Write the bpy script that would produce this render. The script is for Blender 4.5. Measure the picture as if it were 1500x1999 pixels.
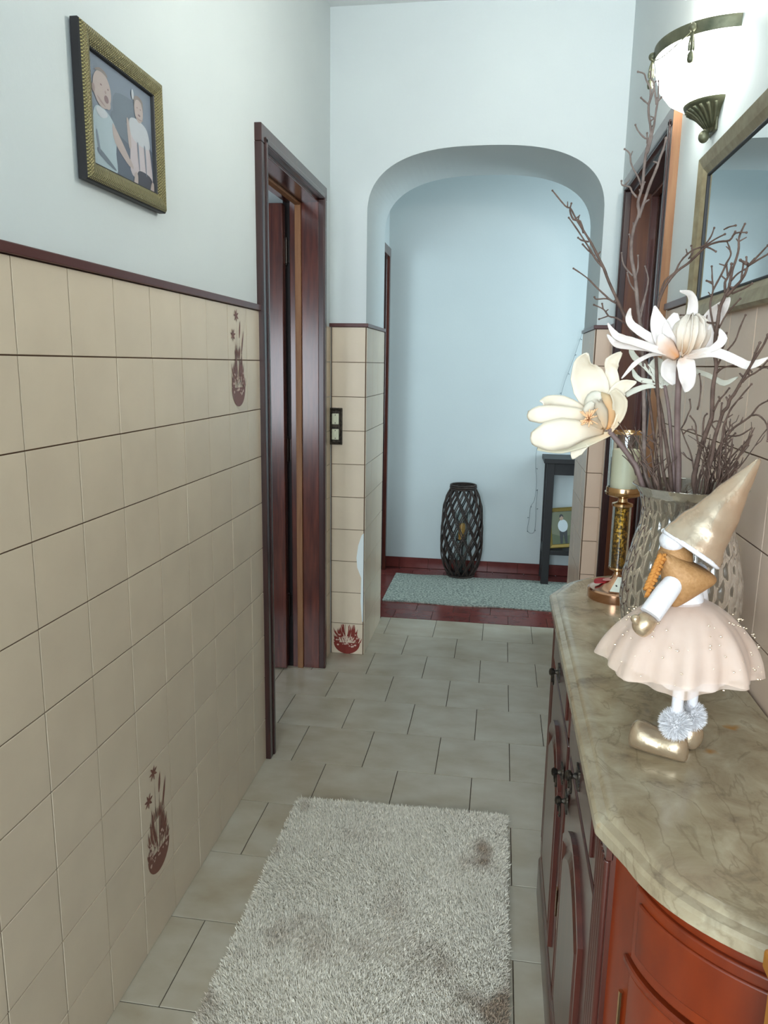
import bpy, bmesh, math, random
import numpy as np
from mathutils import Vector, Matrix
random.seed(7); np.random.seed(7)
PI = math.pi
sc = bpy.context.scene
COL = sc.collection
for o in list(bpy.data.objects): bpy.data.objects.remove(o)

# ------------------------------------------------------------------ camera
PPX, PPY, F = 750.0, 999.5, 1473.0
def _c(px, py): return np.array([px - PPX, -(py - PPY), -F])
_Y = _c(982, 714); _Y /= np.linalg.norm(_Y)
_Z = -_c(636, 8490); _Z -= _Z.dot(_Y) * _Y; _Z /= np.linalg.norm(_Z)
_X = np.cross(_Y, _Z)
R = np.array([_X, _Y, _Z])
CAM = np.array([0, 0, 1.4])
cam_d = bpy.data.cameras.new('camera'); cam = bpy.data.objects.new('camera', cam_d); COL.objects.link(cam)
cam_d.sensor_fit = 'HORIZONTAL'; cam_d.sensor_width = 36; cam_d.lens = F * 36 / 1500
cam_d.clip_start = 0.02
M4 = Matrix([[*R[0], CAM[0]], [*R[1], CAM[1]], [*R[2], CAM[2]], [0, 0, 0, 1]])
cam.matrix_world = M4
sc.camera = cam
def at(px, py, Y):
    """point of the room seen at photograph pixel (px,py) lying at depth Y down the corridor"""
    d = R @ _c(px, py); t = Y / d[1]
    return Vector(CAM + t * d)

# ------------------------------------------------------------------ world, lights, exposure
w = bpy.data.worlds.new('world'); sc.world = w; w.use_nodes = True
w.node_tree.nodes['Background'].inputs[0].default_value = (0.55, 0.66, 0.75, 1)
w.node_tree.nodes['Background'].inputs[1].default_value = 0.35
def area(name, loc, target, sx, sy, power, col):
    l = bpy.data.lights.new(name, 'AREA'); l.shape = 'RECTANGLE'; l.size = sx; l.size_y = sy
    l.energy = power; l.color = col
    o = bpy.data.objects.new(name, l); COL.objects.link(o); o.location = loc
    d = Vector(target) - Vector(loc); o.rotation_euler = d.to_track_quat('-Z', 'Y').to_euler()
    return o
area('window_daylight', (-0.75, -3.35, 1.65), (-0.75, 3.4, 1.55), 2.6, 1.9, 94, (0.80, 0.915, 1.0))
area('far_room_daylight', (-2.5, 3.85, 1.6), (-0.3, 5.1, 1.3), 0.5, 1.5, 9, (0.72, 0.93, 1.0))
area('side_room_daylight', (-1.62, .22, 1.25), (-1.55, 3.2, 1.25), 1.25, .85, 12, (0.86, 0.92, 1.0))
area('far_hall_daylight', (1.75, 4.5, 1.6), (-0.5, 4.6, 1.2), 0.8, 1.4, 10, (0.74, 0.92, 1.0))
vs = sc.view_settings
vs.view_transform = 'Standard'; vs.look = 'None'; vs.gamma = 1; vs.use_curve_mapping = False
vs.exposure = 1.36

# ------------------------------------------------------------------ materials
def s2l(c): return tuple(((x / 255) / 12.92 if x / 255 <= .04045 else ((x / 255 + .055) / 1.055) ** 2.4) for x in c)
MATS = {}
def mat(name, rgb, rough=.5, metal=0, spec=.5, var=None, vscale=8, vstretch=(1, 1, 1), bump=0, bscale=60, trans=0, ior=1.45,
        sheen=0, coat=0, emit=None, estr=0, detail=4, bstretch=None, attr=None, alpha=1, sss=0, coatr=.1, contrast=1):
    m = bpy.data.materials.new(name); m.use_nodes = True; nt = m.node_tree; N = nt.nodes; L = nt.links
    b = N['Principled BSDF']
    def S(k, v):
        if k in b.inputs: b.inputs[k].default_value = v
    col = (*s2l(rgb), 1)
    S('Base Color', col); S('Roughness', rough); S('Metallic', metal); S('Specular IOR Level', spec)
    S('Transmission Weight', trans); S('IOR', ior); S('Sheen Weight', sheen); S('Coat Weight', coat); S('Coat Roughness', coatr)
    S('Alpha', alpha)
    if sss: S('Subsurface Weight', sss); S('Subsurface Radius', (.02, .015, .01))
    if emit: S('Emission Color', (*s2l(emit), 1)); S('Emission Strength', estr)
    tc = N.new('ShaderNodeTexCoord')
    if var:
        mp = N.new('ShaderNodeMapping'); mp.inputs['Scale'].default_value = vstretch
        L.new(tc.outputs['Object'], mp.inputs['Vector'])
        oi = N.new('ShaderNodeObjectInfo'); ad = N.new('ShaderNodeVectorMath'); ad.operation = 'ADD'
        ml = N.new('ShaderNodeMath'); ml.operation = 'MULTIPLY'; ml.inputs[1].default_value = 37.0
        L.new(oi.outputs['Random'], ml.inputs[0]); L.new(mp.outputs[0], ad.inputs[0]); L.new(ml.outputs[0], ad.inputs[1])
        n = N.new('ShaderNodeTexNoise'); n.inputs['Scale'].default_value = vscale; n.inputs['Detail'].default_value = detail
        L.new(ad.outputs[0], n.inputs['Vector'])
        r = N.new('ShaderNodeValToRGB'); h = .2 / contrast
        r.color_ramp.elements[0].position = .5 - h; r.color_ramp.elements[1].position = .5 + h
        r.color_ramp.elements[0].color = (*s2l(var), 1); r.color_ramp.elements[1].color = col
        L.new(n.outputs['Fac'], r.inputs['Fac'])
        out = r.outputs['Color']
        if attr:
            a = N.new('ShaderNodeVertexColor'); a.layer_name = attr
            mx = N.new('ShaderNodeMixRGB'); mx.blend_type = 'MULTIPLY'; mx.inputs[0].default_value = 1
            L.new(out, mx.inputs[1]); L.new(a.outputs['Color'], mx.inputs[2]); out = mx.outputs[0]
        L.new(out, b.inputs['Base Color'])
    elif attr:
        a = N.new('ShaderNodeVertexColor'); a.layer_name = attr
        L.new(a.outputs['Color'], b.inputs['Base Color'])
    if bump:
        n2 = N.new('ShaderNodeTexNoise'); n2.inputs['Scale'].default_value = bscale; n2.inputs['Detail'].default_value = 4
        mp2 = N.new('ShaderNodeMapping'); mp2.inputs['Scale'].default_value = bstretch or (1, 1, 1)
        L.new(tc.outputs['Object'], mp2.inputs['Vector']); L.new(mp2.outputs[0], n2.inputs['Vector'])
        bp = N.new('ShaderNodeBump'); bp.inputs['Strength'].default_value = bump; bp.inputs['Distance'].default_value = .003
        L.new(n2.outputs['Fac'], bp.inputs['Height']); L.new(bp.outputs[0], b.inputs['Normal'])
    MATS[name] = m
    return m
m_plaster = mat('plaster', (210, 217, 217), .75, bump=.12, bscale=90, var=(205, 212, 213), vscale=2)
m_ceiling = mat('ceiling_paint', (225, 230, 230), .8)
m_tile = mat('cream_wall_tile', (218, 201, 177), .32, var=(210, 193, 170), vscale=7, bump=.05, bscale=30)
m_tile_p = mat('pink_wall_tile', (222, 196, 174), .3, var=(216, 190, 168), vscale=7, bump=.05, bscale=30)
m_grout = mat('grout', (92, 68, 50), .95)
m_floor_grout = mat('floor_grout', (66, 52, 40), .95)
m_floor = mat('stoneware_floor_tile', (192, 186, 171), .28, var=(160, 145, 121), vscale=7, vstretch=(1, 1.6, 1), bump=.04, bscale=25, contrast=.62)
m_maroon = mat('maroon_trim_glaze', (84, 44, 40), .3)
m_red = mat('red_clay_tile', (122, 58, 52), .22, var=(96, 42, 40), vscale=9)
m_wood = mat('mahogany_wood', (98, 46, 34), .24, var=(62, 26, 22), vscale=7, vstretch=(9, 9, .8), coat=.5, coatr=.18, bump=.08, bscale=30, bstretch=(8, 8, .6))
m_wood_dk = mat('dark_mahogany', (64, 34, 30), .3, var=(42, 24, 24), vscale=7, vstretch=(9, 9, .8), coat=.4, coatr=.2)
m_wood_org = mat('raw_orange_wood', (150, 108, 74), .6, var=(128, 86, 56), vscale=8, vstretch=(10, 10, .8))
m_wood_brn = mat('warm_brown_wood', (108, 58, 24), .35, var=(84, 40, 20), vscale=6, vstretch=(8, 8, .8), coat=.3, coatr=.25)
m_cab = mat('cherry_cabinet_wood', (130, 48, 14), .36, var=(100, 34, 12), vscale=6, vstretch=(3, 3, .8), coat=.25, coatr=.2)
m_cab_dk = mat('dark_cabinet_wood', (84, 40, 30), .3, var=(60, 28, 24), vscale=7, vstretch=(8, 8, .7), coat=.5, coatr=.2)
m_honey = mat('honey_wood', (190, 128, 50), .5, var=(170, 110, 40), vscale=6, vstretch=(6, 6, .8))
m_gold = mat('gold_moulding', (150, 140, 98), .36, metal=.7)
def hatch(m):
    nt = m.node_tree; N = nt.nodes; L = nt.links; b = N['Principled BSDF']; tc = N.new('ShaderNodeTexCoord'); hs_ = []
    for ang in (.785, -.785):
        mp = N.new('ShaderNodeMapping'); mp.inputs['Rotation'].default_value = (ang, 0, 0); L.new(tc.outputs['Object'], mp.inputs[0])
        wv = N.new('ShaderNodeTexWave'); wv.bands_direction = 'Y'; wv.inputs['Scale'].default_value = 75; L.new(mp.outputs[0], wv.inputs['Vector']); hs_.append(wv)
    mul = N.new('ShaderNodeMath'); mul.operation = 'MULTIPLY'; L.new(hs_[0].outputs['Fac'], mul.inputs[0]); L.new(hs_[1].outputs['Fac'], mul.inputs[1])
    bp = N.new('ShaderNodeBump'); bp.inputs['Strength'].default_value = .9; bp.inputs['Distance'].default_value = .002; L.new(mul.outputs[0], bp.inputs['Height']); L.new(bp.outputs[0], b.inputs['Normal'])
    rp = N.new('ShaderNodeValToRGB'); rp.color_ramp.elements[0].color = (*s2l((92, 84, 60)), 1); rp.color_ramp.elements[1].color = (*s2l((186, 174, 122)), 1); rp.color_ramp.elements[1].position = .55
    L.new(mul.outputs[0], rp.inputs[0]); L.new(rp.outputs[0], b.inputs['Base Color'])
hatch(m_gold)
m_black = mat('black_edge', (26, 22, 24), .5)
m_frame_beige = mat('champagne_frame_wood', (158, 146, 116), .4, metal=.25, var=(134, 118, 90), vscale=6, vstretch=(2, 8, 8))
m_bronze = mat('verdigris_bronze', (112, 110, 88), .45, metal=.5, var=(76, 80, 62), vscale=30, bump=.3, bscale=80)
m_bronze_dk = mat('dark_bronze', (74, 66, 56), .42, metal=.7, var=(40, 36, 32), vscale=90, bump=.8, bscale=200, contrast=2)
m_ivory = mat('ivory_plastic', (214, 214, 188), .35)
m_copper = mat('rose_gold_metal', (196, 150, 120), .16, metal=1)
m_brass = mat('polished_brass', (206, 172, 130), .18, metal=1)
m_fleck = mat('gold_flakes', (206, 158, 60), .25, metal=1, var=(90, 60, 18), vscale=160, bump=1, bscale=240, contrast=3)
m_glass = mat('clear_glass', (245, 250, 248), .02, trans=1, ior=1.45)
m_wax = mat('pale_wax', (250, 240, 212), .45)
m_amber = mat('amber_wax', (210, 150, 60), .4, sss=.2)
m_vase = mat('smoky_silvered_glass', (158, 153, 142), .03, trans=.86, ior=1.5, metal=0, spec=1, coat=1, coatr=.02)
m_branch = mat('dry_branch_bark', (110, 88, 78), .75, var=(78, 60, 52), vscale=60, bump=.4, bscale=300)
m_branch_gr = mat('grey_branch_bark', (134, 118, 110), .75, var=(98, 82, 76), vscale=60, bump=.4, bscale=300)
m_stem = mat('taupe_flower_stem', (124, 104, 100), .6, var=(104, 84, 80), vscale=40)
m_petal = mat('foam_petal', (240, 232, 214), .6, attr='Col', sss=.15)
m_tulle = mat('sheer_tulle', (240, 216, 200), .6, alpha=.48, var=(232, 202, 182), vscale=18, sheen=.3)
m_tulle_in = mat('white_lining', (234, 228, 226), .7)
m_goldcloth = mat('champagne_lame', (206, 186, 160), .26, metal=.7, bump=.6, bscale=50, var=(190, 166, 136), vscale=30)
m_hat = mat('silver_gold_lame', (212, 194, 172), .22, metal=.75, bump=.5, bscale=45, var=(200, 168, 140), vscale=20)
m_felt = mat('caramel_glitter_felt', (182, 138, 92), .55, metal=.15, var=(164, 120, 74), vscale=200, bump=.3, bscale=300)
m_yarn = mat('orange_yarn', (190, 126, 58), .8, bump=.5, bscale=400)
m_whitecloth = mat('white_fleece', (230, 228, 232), .85, bump=.3, bscale=300)
m_fur = mat('white_fur', (244, 240, 240), .8)
m_wicker = mat('dark_wicker', (62, 46, 38), .55, var=(34, 26, 24), vscale=30)
m_shelf = mat('black_brown_wood', (30, 27, 28), .5)
m_runner = mat('grey_blue_woven_cotton', (176, 180, 168), .9, var=(112, 120, 114), vscale=85, bump=.8, bscale=260, detail=2, contrast=1.6)
m_bulbwire = mat('string_light_wire', (120, 130, 134), .5)
m_mirror = mat('mirror_silver', (236, 240, 240), .015, metal=1)
m_card = mat('white_card', (232, 236, 224), .5)
m_redheart = mat('red_felt', (150, 24, 36), .6)
m_pink = mat('pink_felt', (196, 140, 132), .6)
m_motif = mat('brown_print', (120, 68, 54), .4)
m_motif_red = mat('red_brown_print', (124, 44, 34), .4)
m_motif_lt = mat('pale_print', (206, 176, 160), .4)
m_patch = mat('fresh_white_plaster', (226, 234, 234), .8)
m_hinge = mat('dark_steel', (60, 56, 54), .35, metal=.9)
m_cable = mat('white_cable', (226, 232, 232), .5)
m_gold_dk = mat('antique_gold_frame', (132, 112, 58), .4, metal=.6, bump=.5, bscale=120)
# lamp glass gives off light
m_lamp = mat('lit_alabaster_glass', (255, 255, 250), .4, emit=(250, 255, 248), estr=7.5)
# marble
def marble():
    m = bpy.data.materials.new('beige_marble'); m.use_nodes = True; nt = m.node_tree; N = nt.nodes; L = nt.links
    b = N['Principled BSDF']; b.inputs['Roughness'].default_value = .16
    tc = N.new('ShaderNodeTexCoord')
    n1 = N.new('ShaderNodeTexNoise'); n1.inputs['Scale'].default_value = 13; n1.inputs['Detail'].default_value = 8; n1.inputs['Roughness'].default_value = .62; n1.inputs['Distortion'].default_value = .5
    L.new(tc.outputs['Object'], n1.inputs['Vector'])
    r = N.new('ShaderNodeValToRGB'); e = r.color_ramp.elements
    e[0].position = .30; e[0].color = (*s2l((124, 108, 88)), 1); e[1].position = .74; e[1].color = (*s2l((188, 177, 152)), 1)
    x = e.new(.42); x.color = (*s2l((152, 136, 110)), 1); x = e.new(.55); x.color = (*s2l((166, 152, 126)), 1)
    L.new(n1.outputs['Fac'], r.inputs['Fac'])
    # veins
    n2 = N.new('ShaderNodeTexNoise'); n2.inputs['Scale'].default_value = 8; n2.inputs['Detail'].default_value = 6; n2.inputs['Distortion'].default_value = .9
    mp = N.new('ShaderNodeMapping'); mp.inputs['Rotation'].default_value = (0, 0, .6); mp.inputs['Scale'].default_value = (1.6, .8, 1)
    L.new(tc.outputs['Object'], mp.inputs[0]); L.new(mp.outputs[0], n2.inputs['Vector'])
    r2 = N.new('ShaderNodeValToRGB'); e2 = r2.color_ramp.elements
    e2[0].position = .480; e2[0].color = (0, 0, 0, 1); e2[1].position = .520; e2[1].color = (0, 0, 0, 1)
    y = e2.new(.5); y.color = (.34, .34, .34, 1)
    L.new(n2.outputs['Fac'], r2.inputs['Fac'])
    mx = N.new('ShaderNodeMixRGB'); mx.inputs[2].default_value = (*s2l((96, 80, 58)), 1)
    L.new(r2.outputs['Color'], mx.inputs[0]); L.new(r.outputs['Color'], mx.inputs[1])
    # ochre spots
    n3 = N.new('ShaderNodeTexNoise'); n3.inputs['Scale'].default_value = 13; n3.inputs['Detail'].default_value = 3
    L.new(tc.outputs['Object'], n3.inputs['Vector'])
    r3 = N.new('ShaderNodeValToRGB'); r3.color_ramp.elements[0].position = .68; r3.color_ramp.elements[1].position = .76
    L.new(n3.outputs['Fac'], r3.inputs['Fac'])
    mx2 = N.new('ShaderNodeMixRGB'); mx2.inputs[2].default_value = (*s2l((168, 120, 58)), 1)
    L.new(r3.outputs['Color'], mx2.inputs[0]); L.new(mx.outputs[0], mx2.inputs[1])
    L.new(mx2.outputs[0], b.inputs['Base Color'])
    return m
m_marble = marble()
# shaggy rug pile
def pile_mat():
    m = bpy.data.materials.new('shag_pile'); m.use_nodes = True; nt = m.node_tree; N = nt.nodes; L = nt.links
    b = N['Principled BSDF']; b.inputs['Roughness'].default_value = .55; b.inputs['Sheen Weight'].default_value = .3
    a = N.new('ShaderNodeVertexColor'); a.layer_name = 'Col'
    L.new(a.outputs['Color'], b.inputs['Base Color'])
    return m
m_pile = pile_mat()
m_rugbase = mat('rug_backing', (176, 168, 150), .9)

# ------------------------------------------------------------------ mesh helpers
class MB:
    def __init__(s): s.v = []; s.f = []; s.m = []; s.mats = []; s.col = None
    def mi(s, m):
        if m not in s.mats: s.mats.append(m)
        return s.mats.index(m)
    def add(s, vs, fs, m=None):
        k = len(s.v); s.v += [tuple(p) for p in vs]; i = s.mi(m) if m else 0
        for f in fs: s.f.append(tuple(k + a for a in f)); s.m.append(i)
        return s
    def box(s, a, b, m=None):
        x0, y0, z0 = a; x1, y1, z1 = b
        vs = [(x0, y0, z0), (x1, y0, z0), (x1, y1, z0), (x0, y1, z0), (x0, y0, z1), (x1, y0, z1), (x1, y1, z1), (x0, y1, z1)]
        return s.add(vs, [(0, 3, 2, 1), (4, 5, 6, 7), (0, 1, 5, 4), (1, 2, 6, 5), (2, 3, 7, 6), (3, 0, 4, 7)], m)
    def tube(s, pts, rad, n=8, m=None, cap=True):
        pts = [Vector(p) for p in pts]
        if not hasattr(rad, '__len__'): rad = [rad] * len(pts)
        T = []
        for i in range(len(pts)):
            a = pts[max(0, i - 1)]; b = pts[min(len(pts) - 1, i + 1)]; d = (b - a)
            T.append(d.normalized() if d.length > 1e-9 else Vector((0, 0, 1)))
        up = Vector((0, 0, 1)) if abs(T[0].z) < .9 else Vector((1, 0, 0))
        N = (up - T[0] * up.dot(T[0])).normalized()
        vs = []; fs = []
        for i, p in enumerate(pts):
            N = (N - T[i] * N.dot(T[i])).normalized(); B = T[i].cross(N)
            for k in range(n):
                a = 2 * PI * k / n; vs.append(p + (N * math.cos(a) + B * math.sin(a)) * rad[i])
        for i in range(len(pts) - 1):
            for k in range(n):
                k2 = (k + 1) % n; fs.append((i * n + k, i * n + k2, (i + 1) * n + k2, (i + 1) * n + k))
        if cap:
            fs.append(tuple(reversed(range(n)))); fs.append(tuple((len(pts) - 1) * n + k for k in range(n)))
        return s.add(vs, fs, m)
    def lathe(s, prof, c=(0, 0, 0), n=32, m=None, a0=0, a1=2 * PI, sx=1, sy=1, fn=None):
        full = abs(a1 - a0 - 2 * PI) < 1e-6; cols = n if full else n + 1
        vs = []; fs = []
        for i, (r, z) in enumerate(prof):
            for k in range(cols):
                a = a0 + (a1 - a0) * k / n; rr = r + (fn(a, i, z) if fn else 0)
                vs.append((c[0] + rr * math.cos(a) * sx, c[1] + rr * math.sin(a) * sy, c[2] + z))
        for i in range(len(prof) - 1):
            for k in range(n):
                k2 = (k + 1) % cols if full else k + 1
                fs.append((i * cols + k, i * cols + k2, (i + 1) * cols + k2, (i + 1) * cols + k))
        return s.add(vs, fs, m)
    def prism(s, poly, z0, z1, m=None):
        n = len(poly); vs = [(x, y, z0) for x, y in poly] + [(x, y, z1) for x, y in poly]
        fs = [tuple(reversed(range(n))), tuple(range(n, 2 * n))] + [(i, (i + 1) % n, n + (i + 1) % n, n + i) for i in range(n)]
        return s.add(vs, fs, m)
    def ell(s, c, r, nu=16, nv=10, m=None, rot=None):
        vs = []; fs = []
        for i in range(nv + 1):
            t = PI * i / nv
            for k in range(nu):
                a = 2 * PI * k / nu
                p = Vector((r[0] * math.sin(t) * math.cos(a), r[1] * math.sin(t) * math.sin(a), r[2] * math.cos(t)))
                if rot: p = rot @ p
                vs.append(p + Vector(c))
        for i in range(nv):
            for k in range(nu):
                k2 = (k + 1) % nu; fs.append((i * nu + k, (i + 1) * nu + k, (i + 1) * nu + k2, i * nu + k2))
        return s.add(vs, fs, m)
    def mesh(s, name, m=None, smooth=False, origin=(0, 0, 0), clean=True, angle=None):
        me = bpy.data.meshes.new(name)
        o = Vector(origin)
        me.from_pydata([tuple(Vector(p) - o) for p in s.v], [], s.f)
        for mm in (s.mats or [m]): me.materials.append(mm)
        if s.mats: me.polygons.foreach_set('material_index', s.m)
        if clean:
            bm = bmesh.new(); bm.from_mesh(me)
            bmesh.ops.remove_doubles(bm, verts=bm.verts, dist=1e-6)
            bmesh.ops.recalc_face_normals(bm, faces=bm.faces); bm.to_mesh(me); bm.free()
        if smooth:
            me.polygons.foreach_set('use_smooth', [True] * len(me.polygons))
            if angle: me.set_sharp_from_angle(angle=math.radians(angle))
        me.update()
        return me
def wloc(o):
    p = Vector(o.location)
    while o.parent: o = o.parent; p += Vector(o.location)
    return p
def link(name, me, parent=None, loc=(0, 0, 0)):
    o = bpy.data.objects.new(name, me); COL.objects.link(o); o.location = loc
    if parent: o.parent = parent
    return o
def part(name, mb, m, parent, smooth=False, angle=None, bevel=0, mods=None, label=None, kind=None, clean=True):
    """world-coordinate mesh hung under parent, its origin at its own centre"""
    vs = np.array([tuple(p) for p in mb.v]); c = (vs.min(0) + vs.max(0)) / 2
    me = mb.mesh(name, m, smooth, c, clean, angle)
    o = link(name, me, parent, tuple(Vector(c) - (wloc(parent) if parent else Vector((0, 0, 0)))))
    if bevel:
        b = o.modifiers.new('bevel', 'BEVEL'); b.width = bevel; b.segments = 2; b.limit_method = 'ANGLE'; b.angle_limit = math.radians(40)
    if mods: mods(o)
    if label: o['label'] = label
    if kind: o['kind'] = kind
    return o
def thing(name, label, cat, loc, group=None):
    o = bpy.data.objects.new(name, None); COL.objects.link(o); o.location = loc; o.empty_display_size = .05
    o['label'] = label; o['category'] = cat
    if group: o['group'] = group
    return o
def tag(o, label, cat, group=None, kind=None):
    o['label'] = label; o['category'] = cat
    if group: o['group'] = group
    if kind: o['kind'] = kind
    return o
def struct(name, mb, m, smooth=False, angle=None, bevel=0, parent=None):
    me = mb.mesh(name, m, smooth, (0, 0, 0), True, angle); o = link(name, me, parent)
    if bevel:
        b = o.modifiers.new('bevel', 'BEVEL'); b.width = bevel; b.segments = 2; b.limit_method = 'ANGLE'
    if not parent: o['kind'] = 'structure'
    return o

# ------------------------------------------------------------------ room shell
XL, XR, YA, YB, YF, ZC = -0.784, 0.459, 3.444, 3.96, 5.1, 2.87
TH = .1561          # wall tile height
ZT = 10 * TH        # top of the dado
# floor base
floor = struct('floor', MB().box((-1.95, -3.4, -.06), (XR + .2, 4.02, -.0025)), m_floor_grout)
# left wall with the door opening
DY0, DY1, DZ = 2.445, 3.245, 2.075
wl = MB()
wl.box((-.93, 0, 0), (XL, DY0, ZC)).box((-.93, DY0, DZ), (XL, DY1, ZC)).box((-.93, DY1, 0), (XL, YA + .02, ZC))
wall_left = struct('wall_left', wl, m_plaster)
RY0, RY1 = 2.395, 3.2
wr = MB()
wr.box((XR, -.2, 0), (XR + .15, RY0, ZC)).box((XR, RY0, DZ), (XR + .15, RY1, ZC)).box((XR, RY1, 0), (XR + .15, YA + .02, ZC))
wall_right = struct('wall_right', wr, m_plaster)
# arch wall
AX0, AX1, ASP, ARI, AN = -.617, .392, 2.03, .282, 2.6
ac = (AX0 + AX1) / 2; ah = (AX1 - AX0) / 2
def arch_z(x):
    t = min(1, abs(x - ac) / ah); return ASP + ARI * (1 - t ** AN) ** (1 / AN)
xs = [ac - ah * math.cos(PI * i / 48) for i in range(49)]
wa = MB()
wa.box((-.95, YA, 0), (AX0, YB, ASP)).box((AX1, YA, 0), (1.9, YB, ASP))
wa.box((-.95, YA, ASP), (AX0, YB, ZC)).box((AX1, YA, ASP), (1.9, YB, ZC))
vs = []; fs = []
for i, x in enumerate(xs):
    z = arch_z(x); vs += [(x, YA, z), (x, YA, ZC), (x, YB, z), (x, YB, ZC)]
for i in range(48):
    a = 4 * i; b = a + 4
    fs += [(a, b, b + 1, a + 1), (a + 2, a + 3, b + 3, b + 2), (a, a + 2, b + 2, b)]
wa.add(vs, fs)
wall_arch = struct('wall_arch', wa, m_plaster)
# far hall
FX0, FX1 = -.765, 1.9
wall_back = struct('wall_back', MB().box((-.95, YF, 0), (2.0, YF + .12, 2.75)), m_plaster)
wf = MB()
FDY0, FDY1 = 4.2, 5.015
wf.box((-.915, YB, 0), (FX0, FDY0, ZC)).box((-.915, FDY0, DZ + .01), (FX0, FDY1, ZC)).box((-.915, FDY1, 0), (FX0, YF, ZC))
wall_far_left = struct('wall_far_left', wf, m_plaster)
wall_far_right = struct('wall_far_right', MB().box((FX1, YB, 0), (FX1 + .1, YF, 2.75)), m_plaster)
ceiling = struct('ceiling', MB().box((-1.0, -.2, ZC), (XR + .2, YF + .2, ZC + .08)).box((XR + .2, YB, ZC), (2.0, YF + .1, ZC + .08)), m_ceiling)
# rooms the corridor opens to (behind the camera, behind the side door, beside the far hall)
wb = MB()
wb.box((-2.8, -3.5, 0), (1.7, -3.42, 2.9)).box((-2.85, -3.5, 0), (-2.77, .1, 2.9)).box((1.62, -3.5, 0), (1.7, -.1, 2.9))
wb.box((-2.8, 0, 0), (-.93, .1, 2.9)).box((XR, -.2, 0), (1.7, -.12, 2.9))
wall_living = struct('wall_living', wb, m_plaster)
struct('ceiling_living', MB().box((-2.85, -3.5, ZC + .0), (1.7, -.05, ZC + .08)).box((-2.85, -.06, ZC), (-.93, .1, ZC + .08)), m_ceiling)
struct('floor_living', MB().box((-2.85, -3.5, -.02), (1.7, .02, 0.0005)), m_floor)
ws = MB()
ws.box((-3.2, 3.5, 0), (-.93, 3.56, 2.7)).box((-3.2, .16, 0), (-3.12, 3.5, 2.7)).box((-3.2, .10, 0), (-.93, .16, 2.7)).box((-3.2, .10, 2.7), (-.93, 3.56, 2.76))
wall_side_room = struct('wall_side_room', ws, m_plaster)
struct('floor_side_room', MB().box((-3.2, .1, -.05), (-1.95, 3.56, 0)).box((-1.95, .1, -.05), (-.93, 2.1, 0)), m_floor)
wk = MB()
wk.box((-3.2, 3.6, 2.6), (-.915, 5.5, 2.66)).box((-3.2, 5.4, 0), (-.915, 5.46, 2.6)).box((-3.25, 3.6, 0), (-3.2, 5.5, 2.6)).box((-3.2, 3.57, 0), (-.915, 3.6, 2.6))
wall_far_room = struct('wall_far_room', wk, m_plaster)
struct('floor_far_room', MB().box((-3.2, 3.58, -.06), (-.765, 5.46, -.001)), m_red)

# ---- wall tiles
_tm = {}
def tile_mesh(w_, h_, d_, axis, m, g=.0013):
    """one glazed tile, w_ along the wall, h_ up, d_ proud; axis 'x+','x-','y-' = way it faces, 'z' = floor"""
    key = (round(w_, 4), round(h_, 4), round(d_, 4), axis, m.name)
    if key in _tm: return _tm[key]
    a, b = w_ / 2 - g, h_ / 2 - g; c = .0007
    P = [(-a, -b, 0), (a, -b, 0), (a, b, 0), (-a, b, 0), (-a, -b, d_ - c), (a, -b, d_ - c), (a, b, d_ - c), (-a, b, d_ - c),
         (-a + c, -b + c, d_), (a - c, -b + c, d_), (a - c, b - c, d_), (-a + c, b - c, d_)]
    Fc = [(0, 1, 5, 4), (1, 2, 6, 5), (2, 3, 7, 6), (3, 0, 4, 7), (4, 5, 9, 8), (5, 6, 10, 9), (6, 7, 11, 10), (7, 4, 8, 11), (8, 9, 10, 11)]
    f = {'x+': lambda p: (p[2], p[0], p[1]), 'x-': lambda p: (-p[2], -p[0], p[1]), 'y-': lambda p: (p[0], -p[2], p[1]), 'z': lambda p: (p[0], p[1], p[2])}[axis]
    mb = MB().add([f(p) for p in P], Fc)
    _tm[key] = mb.mesh('tile', m); return _tm[key]
def jit(s=.0004): return random.uniform(-s, s)
D = .005
cols_y = [2.2775 - .1618 * k for k in range(15)]      # left wall joints
edges = sorted([2.402] + cols_y + [0.0])
for i in range(len(edges) - 1):
    y0, y1 = edges[i], edges[i + 1]
    if y1 - y0 < .02: continue
    for r in range(10):
        link('tile', tile_mesh(y1 - y0, TH, D, 'x+', m_tile), wall_left, (XL + jit(), (y0 + y1) / 2, (r + .5) * TH))
for r in range(10):
    link('tile', tile_mesh(.12, TH, D, 'x+', m_tile), wall_left, (XL + jit(), 3.36 + .02, (r + .5) * TH))
# arch wall fronts and reveals
for r in range(10):
    z = (r + .5) * TH
    link('tile', tile_mesh(.157, TH, D, 'y-', m_tile), wall_arch, (-.6955, YA + jit(), z))
    link('tile', tile_mesh(.085, TH, D, 'y-', m_tile_p), wall_arch, (.4345, YA + jit(), z))
    yy = YA
    for wdt in (.16, .16, .16, .036):
        link('tile', tile_mesh(wdt, TH, D, 'x+', m_tile), wall_arch, (AX0 + jit(), yy + wdt / 2, z))
        link('tile', tile_mesh(wdt, TH, D, 'x-', m_tile_p), wall_arch, (AX1 + jit(), yy + wdt / 2, z)); yy += wdt
# right wall (the rows the sideboard does not hide)
ry = [2.318 - .162 * k for k in range(13)]; ry = sorted(ry + [.15])
for i in range(len(ry) - 1):
    if ry[i + 1] - ry[i] < .03: continue
    for r in range(4, 10):
        link('tile', tile_mesh(ry[i + 1] - ry[i], TH, D, 'x-', m_tile_p), wall_right, (XR + jit(), (ry[i] + ry[i + 1]) / 2, (r + .5) * TH))
for r in range(10):
    link('tile', tile_mesh(.16, TH, D, 'x-', m_tile_p), wall_right, (XR + jit(), 3.36, (r + .5) * TH))
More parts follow.
